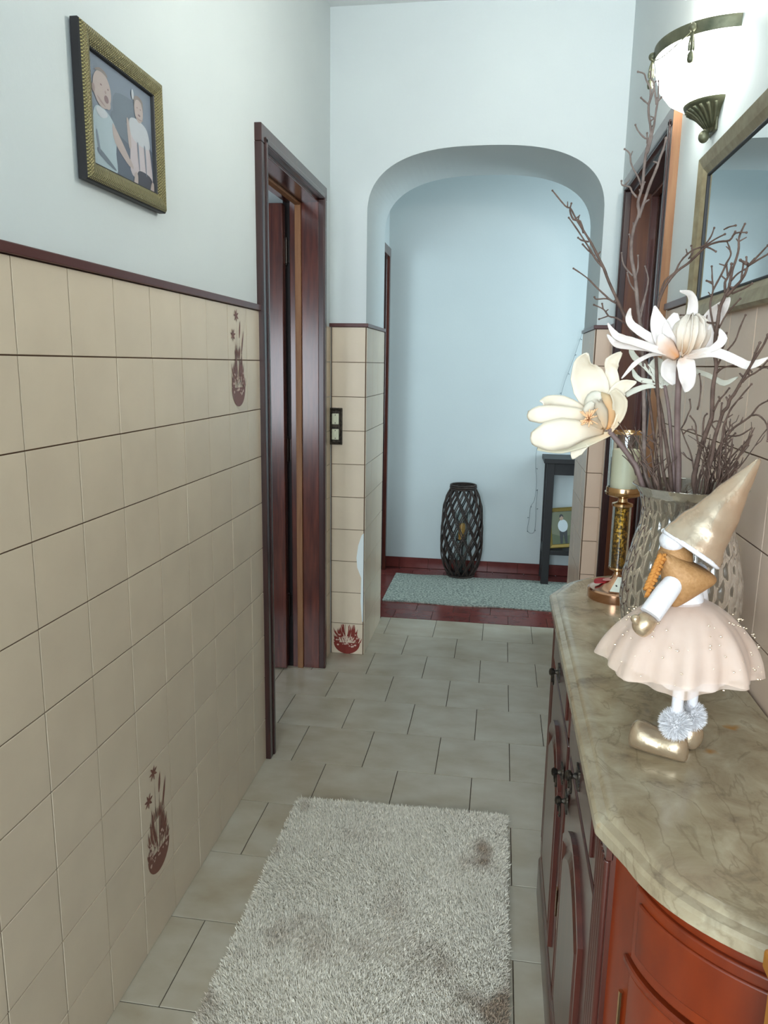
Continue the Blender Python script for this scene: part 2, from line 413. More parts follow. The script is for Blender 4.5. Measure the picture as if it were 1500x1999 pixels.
# grout behind tiles
struct('grout_bed', MB().box((XL - .001, 0, 0), (XL + .0025, 2.402, ZT)), m_grout, parent=wall_left)
struct('grout_bed', MB().box((AX0 - .16, YA - .0025, 0), (AX0, YA + .01, ZT)).box((AX1 + .0, YA - .0025, 0), (.459, YA + .01, ZT))
       .box((AX0 - .01, YA, 0), (AX0 + .0025, YB, ZT)).box((AX1 - .0025, YA, 0), (AX1 + .01, YB, ZT)), m_grout, parent=wall_arch)
struct('grout_bed', MB().box((XR - .0025, .1, .5), (XR + .001, 2.318, ZT)), m_grout, parent=wall_right)
# maroon trim strips capping the dado
def trim(n, a, b): return struct('trim_%d' % n, MB().box(a, b), m_maroon, bevel=.002)
trim(1, (XL - .005, 0, ZT + .0005), (XL + .013, 2.402, ZT + .0185))
trim(2, (-.787, YA - .012, ZT + .0005), (AX0 + .012, YA + .005, ZT + .0165))
trim(3, (AX0 - .005, YA + .005, ZT + .0005), (AX0 + .012, YB, ZT + .0165))
trim(4, (AX1 - .012, YA - .012, ZT + .0005), (.459, YA + .005, ZT + .0165))
trim(5, (AX1 - .012, YA + .005, ZT + .0005), (AX1 + .005, YB, ZT + .0165))
trim(6, (XR - .013, 1.986, ZT + .0005), (XR + .005, 2.318, ZT + .0185))
trim(8, (XR - .013, .1, ZT + .0005), (XR + .005, .934, ZT + .0185))
trim(7, (XR - .013, 3.27, ZT + .0005), (XR + .005, YA - .012, ZT + .0185))

# ---- plant-in-a-bowl print
def motif_polys(vmax=2.0, seed=3):
    rnd = random.Random(seed); P = []
    bowl = [(.5 + .43 * math.cos(PI + PI * i / 14), .47 + .37 * math.sin(PI + PI * i / 14) ** 1) for i in range(15)]
    P.append(('d', bowl))
    def leaf(x0, y0, x1, y1, w_, bend=0):
        n = 5; L_, R_ = [], []
        for i in range(n + 1):
            t = i / n; px = x0 + (x1 - x0) * t + bend * math.sin(PI * t * .8) ; py = y0 + (y1 - y0) * t
            ww = w_ * math.sin(PI * min(1, .12 + .88 * t)) ; dx, dy = x1 - x0, y1 - y0; l = math.hypot(dx, dy) or 1
            L_.append((px - dy / l * ww, py + dx / l * ww)); R_.append((px + dy / l * ww, py - dx / l * ww))
        return L_ + R_[::-1]
    for i in range(64):
        a = -1.4 + 2.8 * i / 63 + rnd.uniform(-.05, .05); l = rnd.uniform(.22, .55) if abs(a) > .6 else rnd.uniform(.35, .92)
        sa = math.copysign(abs(math.sin(a)) ** .7, a); x0 = .5 + .40 * math.sin(a) * rnd.uniform(.6, 1); y0_ = .44 + .25 * rnd.random() * (abs(a) < 1)
        P.append(('d', leaf(x0, y0_, .5 + .46 * sa * rnd.uniform(.75, 1.02), y0_ + l * math.cos(a) ** .6 * .8 + .03, .010 + .012 * rnd.random(), .06 * math.copysign(1, a) * rnd.random())))
    for i in range(34):
        cx, cy = .14 + .72 * rnd.random(), .34 + .42 * rnd.random(); q_ = .014 + .02 * rnd.random()
        P.append(('l', [(cx + q_ * math.cos(2 * PI * k / 7) * (1 + .5 * (k % 2)), cy + q_ * math.sin(2 * PI * k / 7)) for k in range(7)]))
    P.append(('d', leaf(.60, 1.42, .67, 1.76, .035))); P.append(('d', leaf(.72, 1.12, .88, 1.58, .035)))
    P.append(('d', leaf(.55, .7, .62, 1.45, .008))); P.append(('d', leaf(.6, .7, .73, 1.15, .009)))
    P.append(('d', leaf(.45, .6, .44, 1.75, .006))); P.append(('d', leaf(.4, .6, .25, 1.4, .006)))
    for cx, cy in ((.42, 1.84), (.2, 1.47)):
        for k in range(7):
            a = 2 * PI * k / 7 + cx; P.append(('d', leaf(cx, cy, cx + .16 * math.cos(a), cy + .13 * math.sin(a), .022)))
    for i in range(6):
        P.append(('d', leaf(.35 + .05 * i, 1.0 + .04 * rnd.random(), .3 + .07 * i, 1.2 + .12 * rnd.random(), .02)))
    return [(k, [(x, min(y, vmax)) for x, y in p]) for k, p in P if min(q[1] for q in p) < vmax - .1]
def motif(parent, org, U, V, nrm, dark, vmax=2.0, name='printed_plant_motif', seed=3):
    mb = MB(); U = Vector(U); V = Vector(V); nrm = Vector(nrm); org = Vector(org)
    for i, (k, poly) in enumerate(motif_polys(vmax, seed)):
        off = nrm * (.0002 + .00002 * (i % 9) + (.0004 if k == 'l' else 0))
        vs = [org + U * x + V * y + off for x, y in poly]
        mb.add(vs, [tuple(range(len(vs)))], dark if k == 'd' else m_motif_lt)
    return part(name, mb, dark, parent, clean=False)
fx = XL + D + .0006
motif(wall_left, (fx, 2.128, 8 * TH + .004), (0, .135, 0), (0, 0, TH - .004), (1, 0, 0), m_motif)
motif(wall_left, (fx, 1.482, 1 * TH + .002), (0, .135, 0), (0, 0, TH - .004), (1, 0, 0), m_motif, seed=5)
motif(wall_arch, (-.772, YA - D - .0006, -.015), (.152, 0, 0), (0, 0, .155), (0, -1, 0), m_motif_red, vmax=1.07)
# bare plaster repair on the pillar corner
pp = [(-.004, 0), (-.012, .10), (-.010, .22), (-.030, .27), (-.034, .32), (-.026, .38), (-.010, .43), (0, .44), (.0, 0)]
mb = MB(); vs = [(AX0 + x, YA - D - .0012 - .0, .17 + z) for x, z in pp] + [(AX0 + x, YA - .001, .17 + z) for x, z in pp]
n = len(pp); mb.add(vs, [tuple(range(n)), tuple(reversed(range(n, 2 * n)))] + [(i, (i + 1) % n, n + (i + 1) % n, n + i) for i in range(n)])
part('plaster_patch', mb, m_patch, wall_arch)

# ---- floor tiles (running bond)
PYF, PXF, JA = .2683, .2585, -.0435
k = 0; y1 = 4.018
while y1 > .55:
    y0 = y1 - PYF; joint = JA if k % 2 == 0 else JA + PXF / 2 + .001
    xmin = -1.9 if (y1 > 2.2 and y0 < 3.4) else XL
    if y0 >= YA: xmin = AX0
    xmax = AX1 if y0 >= YA else XR
    j = joint - PXF * 9
    while j < xmax:
        a, b = max(j, xmin), min(j + PXF, xmax); j += PXF
        if b - a < .02: continue
        if b <= XL and (y1 < DY0 or y0 > DY1): continue
        yy1 = y1
        ob = link('tile', tile_mesh(b - a, PYF, .004, 'z', m_floor, g=.0012), floor, ((a + b) / 2, (y0 + y1) / 2, -.004 + jit(.0003)))
    y1 = y0; k += 1

# ---- far hall floor of red clay tiles, baseboard
far_floor = struct('floor_far', MB().box((-.765, 4.0, -.06), (FX1, YF, -.004)), m_floor_grout)
yy = 4.022; r = 0
while yy < YF - .01:
    h = min(.145, YF - yy); x = -.765 - (.1 if r % 2 else .0); 
    while x < 1.25:
        a = max(x, -.765); b = x + .214
        link('tile', tile_mesh(b - a, h, .006, 'z', m_red, g=.001), far_floor, ((a + b) / 2, yy + h / 2, -.006 + jit(.0003))); x += .214
    yy += h; r += 1
bb = struct('baseboard_back', MB().box((-.765, YF - .006, 0), (FX1, YF, .072)), m_floor_grout)
x = -.66 - .205
while x < 1.2:
    a = max(x, -.765); b = x + .205
    link('tile', tile_mesh(b - a, .075, .005, 'y-', m_red, g=.001), bb, ((a + b) / 2, YF - .006 + jit(), .0385)); x += .205

# ------------------------------------------------------------------ doors
def door_frame(n, side, xw, y0, y1, ztop, closed, raw_edge=False):
    """side=-1: left wall, opening away to -x. Casing, jambs, head, stop, leaf."""
    s = side
    root = bpy.data.objects.new('door_%d' % n, None); COL.objects.link(root); root.location = (xw, (y0 + y1) / 2, 0); root['kind'] = 'structure'
    X = lambda d: xw + s * d          # d>0 goes into the wall, d<0 into the corridor
    def bx(mb, d0, d1, ya, yb, z0, z1, m=None):
        a, b = sorted((X(d0), X(d1))); return mb.box((a, ya, z0), (b, yb, z1), m)
    cw = .045
    # casing boards with a stepped profile
    for ya, yb, inn in ((y0 - cw, y0 + .008, 1), (y1 - .008, y1 + cw, -1)):
        mb = MB(); bx(mb, -.022, 0.004, ya, yb, 0, ztop - .0085); part('casing', mb, m_wood_dk, root, bevel=.003)
        mb = MB(); yi = yb if inn == 1 else ya
        bx(mb, -.027, -.02, min(yi, yi - inn * .018), max(yi, yi - inn * .018), 0, ztop + .01); part('casing_bead', mb, m_wood_dk, root, bevel=.003)
    mb = MB(); bx(mb, -.0225, .004, y0 - cw, y1 + cw, ztop - .008, ztop + cw); part('head_casing', mb, m_wood_dk, root, bevel=.003)
    mb = MB(); bx(mb, -.027, -.02, y0 - .01, y1 + .01, ztop - .006, ztop + .012); part('casing_bead', mb, m_wood_dk, root, bevel=.003)
    wm = m_wood if s < 0 else m_wood_brn
    for ya, yb in ((y0 - .012, y0 + .008), (y1 - .008, y1 + .012)):
        mb = MB(); bx(mb, 0.002, .146 if s > 0 else .127, ya, yb, 0, ztop); part('jamb', mb, wm, root, bevel=.002)
    if s < 0: mb = MB(); bx(mb, .127, .157, y1 - .002, y1 + .012, 0, ztop); part('hinge_gap_shade', mb, m_black, root)  # black strip standing in for the shade in the open hinge gap
    mb = MB(); bx(mb, .002, .146, y0, y1, ztop - .02, ztop); part('head_jamb', mb, m_wood_dk if s > 0 else wm, root, bevel=.002)
    # stop strips
    mb = MB(); bx(mb, .076, .102, y1 - .020, y1 - .008, 0, ztop - .02); part('door_stop', mb, m_wood_org if s < 0 else m_wood, root, bevel=.002)
    mb = MB(); bx(mb, .076, .102, y0 + .008, y0 + .020, 0, ztop - .02); part('door_stop', mb, wm, root, bevel=.002)
    mb = MB(); bx(mb, .076, .102, y0 + .02, y1 - .02, ztop - .032, ztop - .02); part('door_stop', mb, m_wood_org if s < 0 else wm, root, bevel=.002)
    if raw_edge:
        mb = MB(); bx(mb, -.0235, .0, y0 - cw - .0035, y0 - cw - .0005, 0, ztop + cw * .97); part('raw_edge_strip', mb, m_wood_org, root, label='unvarnished orange casing edge')
    if closed:
        mb = MB(); bx(mb, .106, .144, y0 + .012, y1 - .012, .008, ztop - .026)
        lf = part('door_leaf', mb, m_wood_dk, root, bevel=.002)
        for z0, z1 in ((.15, .95), (1.1, 1.9)):
            for ya, yb in ((y0 + .1, (y0 + y1) / 2 - .04), ((y0 + y1) / 2 + .04, y1 - .1)):
                mb = MB(); bx(mb, .1, .108, ya, yb, z0, z1); part('raised_panel', mb, m_wood_dk, lf, bevel=.004)
    else:
        # leaf standing open into the side room, hinged on the far jamb
        hx = X(.143); mb = MB(); mb.box((hx - .76, y1 - .058, .01), (hx, y1 - .018, ztop - .03))
        lf = part('door_leaf', mb, m_wood, root, bevel=.003)
        mb = MB().box((hx - .70, y1 - .064, .2), (hx - .10, y1 - .058, .95)); part('raised_panel', mb, m_wood, lf, bevel=.003)
        mb = MB().box((hx - .70, y1 - .064, 1.1), (hx - .10, y1 - .058, 1.9)); part('raised_panel', mb, m_wood, lf, bevel=.003)
        for z in (.3, 1.02, 1.86):
            mb = MB().lathe([(0, -.062), (.003, -.060), (.005, -.055), (.004, -.051), (.0075, -.050), (.0075, .050), (.004, .051), (.005, .055), (.003, .060), (0, .062)], c=(X(.142), y1 - .012, z), n=12)
            mb.box((X(.157), y1 - .006, z - .045), (X(.127), y1 - .001, z + .045))
            part('hinge', mb, m_hinge, root, smooth=True, angle=40)
    return root
door_frame(1, -1, XL, DY0, DY1, DZ, False)
door_frame(2, 1, XR, RY0, RY1, DZ, True, raw_edge=True)
# far hall doorway (only its far casing shows)
r3 = bpy.data.objects.new('door_3', None); COL.objects.link(r3); r3.location = (FX0, 4.6, 0); r3['kind'] = 'structure'
part('casing', MB().box((FX0 - .002, FDY1 - .008, 0), (FX0 + .02, FDY1 + .035, DZ + .055)), m_wood, r3, bevel=.003)
part('casing', MB().box((FX0 - .002, FDY0 - .05, 0), (FX0 + .02, FDY0 + .008, DZ + .055)), m_wood, r3, bevel=.003)
part('head_casing', MB().box((FX0 - .002, FDY0 - .05, DZ), (FX0 + .021, FDY1 + .035, DZ + .056)), m_wood, r3, bevel=.003)
part('jamb', MB().box((FX0 - .15, FDY1 - .006, 0), (FX0, FDY1 + .012, DZ + .01)), m_wood_dk, r3)
part('jamb', MB().box((FX0 - .15, FDY0 - .012, 0), (FX0, FDY0 + .006, DZ + .01)), m_wood_dk, r3)

# ------------------------------------------------------------------ sideboard
def side_curve(yc, b, a, sgn, off=0, n=22, xw=.448):
    """quarter ellipse from the front ear round to the wall; sgn=-1 near end, +1 far end"""
    return [(xw - (a - off) * math.cos(PI / 2 * i / n), yc + sgn * (b - off) * math.sin(PI / 2 * i / n)) for i in range(n + 1)]
def plan(off):
    near = side_curve(.872, .212, .285, -1, off)     # x .163 -> wall
    far = side_curve(1.876, .212, .285, 1, off)
    return near, far
def outline(off=0, ear=True):
    near, far = plan(off); pts = []
    fxx = .141 + off
    near, far = near[3:], far[3:]
    pts += [(fxx + .001, 1.861 - off * .2), (fxx, 1.857 - off * .2), (fxx, .891 + off * .2), (fxx + .001, .887 + off * .2)]
    pts += near; pts += list(reversed(far))
    return pts
sb = thing('sideboard', 'long dark cherry wood sideboard with rounded ends and marble top against the right wall', 'sideboard', (.32, 1.374, 0))
def ring_prism(rings, m):
    mb = MB(); n = len(rings[0][0]); 
    for pts, z in rings: mb.v += [(x, y, z) for x, y in pts]
    for r_ in range(len(rings) - 1):
        for i in range(n):
            j = (i + 1) % n; mb.f.append((r_ * n + i, r_ * n + j, (r_ + 1) * n + j, (r_ + 1) * n + i)); mb.m.append(0)
    mb.f.append(tuple(reversed(range(n)))); mb.m.append(0)
    mb.f.append(tuple((len(rings) - 1) * n + i for i in range(n))); mb.m.append(0)
    return mb
top = ring_prism([(outline(.006), .818), (outline(0), .822), (outline(0), .836), (outline(.004), .8405), (outline(.015), .8425), (outline(.018), .8465), (outline(.022), .848), (outline(.03), .848)], m_marble)
part('marble_top', top, m_marble, sb, smooth=True, angle=35, label='thick beige marble slab with moulded edge')
body = ring_prism([(outline(.026), .09), (outline(.026), .818)], m_cab)
part('body', body, m_cab, sb, smooth=True, angle=35)
pl = ring_prism([(outline(.012), 0), (outline(.012), .10), (outline(.018), .112), (outline(.028), .118)], m_cab_dk)
part('plinth', pl, m_cab_dk, sb, smooth=True, angle=35)
FXB = .167
# reeded corner posts
for yc in (.925, 1.826):
    mb = MB()
    mb.box((FXB - .004, yc - .036, .118), (FXB + .02, yc + .036, .815))
    for k_ in range(4):
        mb.tube([(FXB - .006, yc - .024 + .016 * k_, .17), (FXB - .006, yc - .024 + .016 * k_, .78)], .006, 8)
    mb.box((FXB - .010, yc - .036, .118), (FXB, yc + .036, .165)).box((FXB - .010, yc - .036, .785), (FXB, yc + .036, .818))
    part('corner_post', mb, m_cab_dk, sb, bevel=.0015)
mid = MB().box((FXB - .006, 1.360, .118), (FXB + .01, 1.391, .818)); part('centre_stile', mid, m_cab_dk, sb, bevel=.002)
def knob(parent, x, y, z, drop=True):
    mb = MB(); mb.lathe([(.0, -.001), (.013, -.001), (.012, .002), (.006, .003), (.004, .010), (.008, .013), (.009, .018), (.006, .022), (0, .023)], n=14)
    mb.v = [(x - p[2], y + p[0], z + p[1]) for p in mb.v]
    if drop:
        pts = [(x - .014, y + .022 * math.sin(a), z - .002 - .024 * (1 - math.cos(a)) * .5 - .0) for a in np.linspace(-PI * .9, PI * .9, 15)]
        mb.tube(pts, .0022, 6)
        mb.box((x - .003, y - .016, z - .018), (x, y + .016, z + .016))
    return part('handle', mb, m_bronze_dk, parent, smooth=True, angle=45)
for (ya, yb) in ((.968, 1.354), (1.397, 1.785)):
    yc = (ya + yb) / 2
    dr = part('drawer', MB().box((FXB - .010, ya, .690), (FXB + .01, yb, .800)), m_cab_dk, sb, bevel=.003)
    part('raised_panel', MB().box((FXB - .015, ya + .028, .712), (FXB - .009, yb - .028, .778)), m_cab_dk, dr, bevel=.003)
    knob(dr, FXB - .015, yc, .745)
    do = part('door', MB().box((FXB - .010, ya, .130), (FXB + .01, yb, .675)), m_cab_dk, sb, bevel=.003)
    # panel with a raised, pointed-arch head
    pts = [(ya + .05, .18), (yb - .05, .18), (yb - .05, .545)] + [(yb - .05 - (yb - ya - .10) * t, .545 + .075 * math.sin(PI * t)) for t in np.linspace(.08, .92, 11)] + [(ya + .05, .545)]
    mb = MB(); n_ = len(pts); cx_, cz_ = (ya + yb) / 2, .37
    def sc_(p, k_): return (cx_ + (p[0] - cx_) * k_, cz_ + (p[1] - cz_) * k_)
    for (k_, dx) in ((1, -.009), (1, -.018), (.95, -.018), (.90, -.012), (.86, -.012), (.80, -.019), (.78, -.019)):
        mb.v += [(FXB + dx, *sc_(p, k_)) for p in pts]
    for r_ in range(6):
        for i in range(n_): j = (i + 1) % n_; mb.f.append((r_ * n_ + i, r_ * n_ + j, (r_ + 1) * n_ + j, (r_ + 1) * n_ + i)); mb.m.append(0)
    mb.f.append(tuple(6 * n_ + i for i in range(n_))); mb.m.append(0)
    part('raised_panel', mb, m_cab_dk, do)
    knob(do, FXB - .012, yb - .03 if yc < 1.37 else ya + .03, .60)
    mb = MB().box((FXB - .0125, (yb if yc < 1.37 else ya) - .006, .30), (FXB - .0095, (yb if yc < 1.37 else ya) + .006, .36)); part('keyhole_plate', mb, m_brass, do)
# curved ends: panels that follow the curve
def curved(sgn, yc, t0, t1, z0, z1, o0, o1, n=26):
    """shell between offset o0 (inner) and o1 (outer) from the marble edge"""
    mb = MB(); A = []
    for off in (o0, o1):
        A.append([(.448 - (.285 - off) * math.cos(PI / 2 * (t0 + (t1 - t0) * i / n)), yc + sgn * (.212 - off) * math.sin(PI / 2 * (t0 + (t1 - t0) * i / n))) for i in range(n + 1)])
    poly = A[0] + A[1][::-1]
    N_ = len(poly); vs = [(x, y, z0) for x, y in poly] + [(x, y, z1) for x, y in poly]; fs = []
    for i in range(n): 
        a, b, c, d = i, i + 1, N_ - 2 - i, N_ - 1 - i
        fs += [(a, b, c, d), (a + N_, d + N_, c + N_, b + N_)]
    fs += [(i, (i + 1) % N_, N_ + (i + 1) % N_, N_ + i) for i in range(N_)]
    return mb.add(vs, fs)
for sgn, yc in ((-1, .872), (1, 1.876)):
    dr = part('curved_drawer', curved(sgn, yc, .10, .97, .690, .792, .030, .020), m_cab, sb, smooth=True, angle=35, bevel=.0025)
    part('raised_panel', curved(sgn, yc, .15, .93, .708, .778, .022, .0165), m_cab, dr, smooth=True, angle=35, bevel=.002)
    do = part('curved_door', curved(sgn, yc, .10, .97, .130, .672, .030, .020), m_cab, sb, smooth=True, angle=35, bevel=.0025)
    part('raised_panel', curved(sgn, yc, .22, .88, .18, .60, .022, .015), m_cab, do, smooth=True, angle=35, bevel=.003)
    part('bead_moulding', curved(sgn, yc, .06, .985, .676, .686, .030, .016), m_cab, sb, smooth=True, angle=35, bevel=.002)
    for z in (.2, .6):
        x_, y_ = .448 - (.285 - .018) * math.cos(PI / 2 * .06), yc + sgn * (.212 - .018) * math.sin(PI / 2 * .06)
        part('hinge', MB().tube([(x_, y_, z - .03), (x_, y_, z + .03)], .0035, 8), m_brass, do, smooth=True, angle=40)

# honey wood stand beside the near end
hs = thing('wooden_stand', 'honey-coloured wooden stand at the near end of the sideboard', 'stand', (.36, .57, 0))
part('body', MB().box((.268, .44, 0), (.448, .652, .855)), m_honey, hs, bevel=.004)
part('top_board', MB().box((.262, .43, .855), (.450, .656, .876)), m_honey, hs, bevel=.004)

# ------------------------------------------------------------------ rugs
rug = thing('shaggy_rug', 'silvery beige shaggy rug lying on the tiled corridor floor', 'rug', (-.26, 1.45, 0))
def rug_xy(u, v):   # u across 0..1, v along 0 (near)..1 (far)
    x0 = -.585 - .008 * v; x1 = .066 + .008 * v
    y0, y1 = .62, 2.165 + .02 * u
    return x0 + (x1 - x0) * u, y0 + (y1 - y0) * v
c4 = [rug_xy(0, 0), rug_xy(1, 0), rug_xy(1, 1), rug_xy(0, 1)]
part('backing', MB().prism(c4, .0005, .008), m_rugbase, rug)
def strands(n, base, direc, length, width, colors, seg=3, bend=.6, seed=1):
    """n tapered flat strands as one mesh: base (n,3), direc (n,3), length (n,), width (n,), colors (n,3)"""
    rs = np.random.RandomState(seed)
    d = direc / np.linalg.norm(direc, axis=1)[:, None]
    rnd = rs.normal(size=(n, 3)); side = np.cross(d, rnd); side /= np.linalg.norm(side, axis=1)[:, None]
    lean = np.cross(side, d)
    V = np.zeros((n, 2 * seg + 1, 3)); 
    for i in range(seg):
        t = i / seg; wv = width * (1 - .55 * t)
        c = base + d * (length * t)[:, None] + lean * (length * bend * t * t)[:, None]
        V[:, 2 * i] = c - side * wv[:, None]; V[:, 2 * i + 1] = c + side * wv[:, None]
    V[:, -1] = base + d * length[:, None] * .92 + lean * (length * bend)[:, None]
    nv = 2 * seg + 1
    quads = []; 
    idx = (np.arange(n) * nv)[:, None]
    loops = []; tot = []
    for i in range(seg - 1):
        quads.append(idx + np.array([2 * i, 2 * i + 1, 2 * i + 3, 2 * i + 2]))
    tri = idx + np.array([2 * seg - 2, 2 * seg - 1, 2 * seg])
    Q = np.stack(quads, 1).reshape(-1, 4); 
    me = bpy.data.meshes.new('strands')
    me.vertices.add(n * nv); me.vertices.foreach_set('co', V.reshape(-1))
    lv = np.concatenate([Q.reshape(-1), tri.reshape(-1)])
    me.loops.add(len(lv)); me.loops.foreach_set('vertex_index', lv.astype(np.int32))
    starts = np.concatenate([np.arange(len(Q)) * 4, len(Q) * 4 + np.arange(n) * 3])
    totals = np.concatenate([np.full(len(Q), 4), np.full(n, 3)])
    me.polygons.add(len(starts)); me.polygons.foreach_set('loop_start', starts.astype(np.int32)); me.polygons.foreach_set('loop_total', totals.astype(np.int32))
    me.update(calc_edges=True)
    at_ = me.color_attributes.new('Col', 'FLOAT_COLOR', 'POINT')
    cc = np.ones((n, nv, 4)); cc[:, :, :3] = colors[:, None, :]
    at_.data.foreach_set('color', cc.reshape(-1))
    me.polygons.foreach_set('use_smooth', [True] * len(me.polygons))
    me.validate()
    return me
def vnoise(x, y, seed, sx, sy):
    rs = np.random.RandomState(seed); out = np.zeros_like(x)
    for o_ in range(3):
        G = rs.uniform(-1, 1, (64, 64)); fx_, fy_ = x * sx * 2 ** o_, y * sy * 2 ** o_
        ix, iy = np.floor(fx_).astype(int), np.floor(fy_).astype(int); tx, ty = fx_ - ix, fy_ - iy
        tx = tx * tx * (3 - 2 * tx); ty = ty * ty * (3 - 2 * ty)
        g = lambda a, b: G[a % 64, b % 64]
        out += (g(ix, iy) * (1 - tx) * (1 - ty) + g(ix + 1, iy) * tx * (1 - ty) + g(ix, iy + 1) * (1 - tx) * ty + g(ix + 1, iy + 1) * tx * ty) * .55 ** o_
    return out
NS = 250000
u = np.random.uniform(0, 1, NS); v = np.random.uniform(0, 1, NS)
x0 = -.585 - .008 * v; x1 = .066 + .008 * v
bx_ = x0 + (x1 - x0) * u + np.random.normal(0, .003, NS); by_ = .62 + (2.165 + .02 * u - .62) * v + np.random.normal(0, .003, NS)
base = np.stack([bx_, by_, np.full(NS, .0075)], 1)
n1 = vnoise(bx_ + 3, by_ + 3, 5, 5, 5); n2 = vnoise(bx_ + 3, by_ + 3, 9, 4, 4); n3 = vnoise(bx_ + 3, by_ + 3, 11, 9, 7)
edge = np.minimum(u, 1 - u) * .66
dirx = .75 * n1 + np.where(u < .5, -1, 1) * np.exp(-edge / .03) * .9 + np.random.normal(0, .35, NS)
diry = .75 * n2 + np.random.normal(0, .35, NS) + np.where(v > .5, 1, -1) * np.exp(-np.minimum(v, 1 - v) * 1.5 / .03) * .8
direc = np.stack([dirx, diry, np.full(NS, .95)], 1)
length = np.random.uniform(.008, .0145, NS); width = np.random.uniform(.0007, .0013, NS)
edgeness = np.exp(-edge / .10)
t = np.clip((n3 * 1.1 + n1 * .5 - .25) * (0.12 + 1.3 * edgeness), 0, 1)[:, None]  # brown patches: pile sheen and shading painted into the strand colour
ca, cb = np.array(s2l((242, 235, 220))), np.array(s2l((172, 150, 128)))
t = np.clip(t + (np.clip(n1 * .9 + n3 * .6 + .12, 0, .9) * np.exp(-(1 - u) * .66 / .09) * (by_ < 1.95))[:, None] * .8, 0, 1)  # more painted pile shading down the right edge
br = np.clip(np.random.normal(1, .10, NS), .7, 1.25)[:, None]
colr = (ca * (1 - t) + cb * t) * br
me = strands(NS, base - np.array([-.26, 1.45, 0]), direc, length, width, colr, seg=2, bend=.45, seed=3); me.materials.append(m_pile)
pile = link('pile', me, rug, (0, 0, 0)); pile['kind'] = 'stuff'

# woven runner in the far hall
mb = MB(); NX, NY = 60, 16
vs = []
for j in range(NY + 1):
    for i in range(NX + 1):
        u_, v_ = i / NX, j / NY
        x = -.655 + .0 * v_ + 1.75 * u_; y = 4.30 + .612 * v_ + .006 * math.sin(u_ * 19) * (1 - v_) + .004 * math.sin(u_ * 31 + 1) * v_
        vs.append((x, y, .008 + .0018 * math.sin(u_ * 23 + v_ * 3)))
fs = [(j * (NX + 1) + i, j * (NX + 1) + i + 1, (j + 1) * (NX + 1) + i + 1, (j + 1) * (NX + 1) + i) for j in range(NY) for i in range(NX)]
k0 = len(vs); vs += [(x, y, .0005) for x, y, z in vs]
fs += [tuple(k0 + a for a in reversed(f)) for f in fs]
rim = [i for i in range(NX + 1)] + [(j) * (NX + 1) + NX for j in range(1, NY + 1)] + [NY * (NX + 1) + i for i in range(NX - 1, -1, -1)] + [j * (NX + 1) for j in range(NY - 1, 0, -1)]
fs += [(rim[i], rim[(i + 1) % len(rim)], k0 + rim[(i + 1) % len(rim)], k0 + rim[i]) for i in range(len(rim))]
mb.add(vs, fs)
o = part('woven_runner', mb, m_runner, None, smooth=True, angle=40)
tag(o, 'grey-blue woven runner on the red tiles beyond the arch', 'rug')

# ------------------------------------------------------------------ pictures and mirror
def frame_rect(mb, org, U, V, Nn, w_, h_, prof, m=None):
    """mitred frame: prof = list of (inset, height) from the outer edge inwards"""
    org, U, V, Nn = map(Vector, (org, U, V, Nn)); k = len(mb.v)
    for ins, hh in prof:
        for cx_, cy_ in ((ins, ins), (w_ - ins, ins), (w_ - ins, h_ - ins), (ins, h_ - ins)):
            mb.v.append(tuple(org + U * cx_ + V * cy_ + Nn * hh))
    i_ = mb.mi(m) if m else 0
    for r_ in range(len(prof) - 1):
        for c in range(4):
            d = (c + 1) % 4; mb.f.append((k + r_ * 4 + c, k + r_ * 4 + d, k + (r_ + 1) * 4 + d, k + (r_ + 1) * 4 + c)); mb.m.append(i_)
    return mb
pic = thing('framed_photograph', 'gold framed photograph of two small children high on the left wall', 'picture', (XL, 1.53, 1.72))
PO, PW, PH = (XL + .001, 1.366, 1.724), .332, .268
mb = frame_rect(MB(), PO, (0, 1, 0), (0, 0, 1), (1, 0, 0), PW, PH, [(.004, 0), (0, .003), (0, .017), (.002, .0195)])
part('frame_edge', mb, m_black, pic, label='dark outer frame edge')
mb = frame_rect(MB(), PO, (0, 1, 0), (0, 0, 1), (1, 0, 0), PW, PH, [(.002, .0195), (.006, .024), (.014, .0265), (.026, .023), (.034, .017), (.035, .012)])
part('frame_moulding', mb, m_gold, pic)
mb = frame_rect(MB(), PO, (0, 1, 0), (0, 0, 1), (1, 0, 0), PW, PH, [(.0335, .0175), (.036, .0165), (.0375, .010)])
part('inner_lip', mb, m_black, pic, label='dark inner lip')
def C2(mb, poly, m, lay, org=None, w_=None, h_=None, ax=None):
    O = Vector(org); U, V, Nn = ax
    vs = [O + Vector(U) * (x * w_) + Vector(V) * (y * h_) + Vector(Nn) * (.00018 * lay) for x, y in poly]
    mb.add(vs, [tuple(range(len(vs)))], m)
def ellp(cx, cy, rx, ry, n=22, rot=0): return [(cx + rx * math.cos(a) * math.cos(rot) - ry * math.sin(a) * math.sin(rot), cy + rx * math.cos(a) * math.sin(rot) + ry * math.sin(a) * math.cos(rot)) for a in [2 * PI * i / n for i in range(n)]]
pc = {k_: mat('print_' + k_, c_, .35) for k_, c_ in dict(grey_blue=(116, 126, 140), dark=(86, 94, 108), mid=(104, 114, 126), skin=(172, 158, 154), skin_shade=(152, 134, 130), pale_blue=(160, 176, 184), white=(180, 184, 190), pinkish=(184, 174, 178), shoe=(66, 66, 76), mouth=(124, 102, 104), hair=(130, 120, 116)).items()}
IO = (XL + .0105, 1.366 + .036, 1.724 + .036); IW, IH = PW - .072, PH - .072
ax = ((0, 1, 0), (0, 0, 1), (1, 0, 0)); mb = MB()
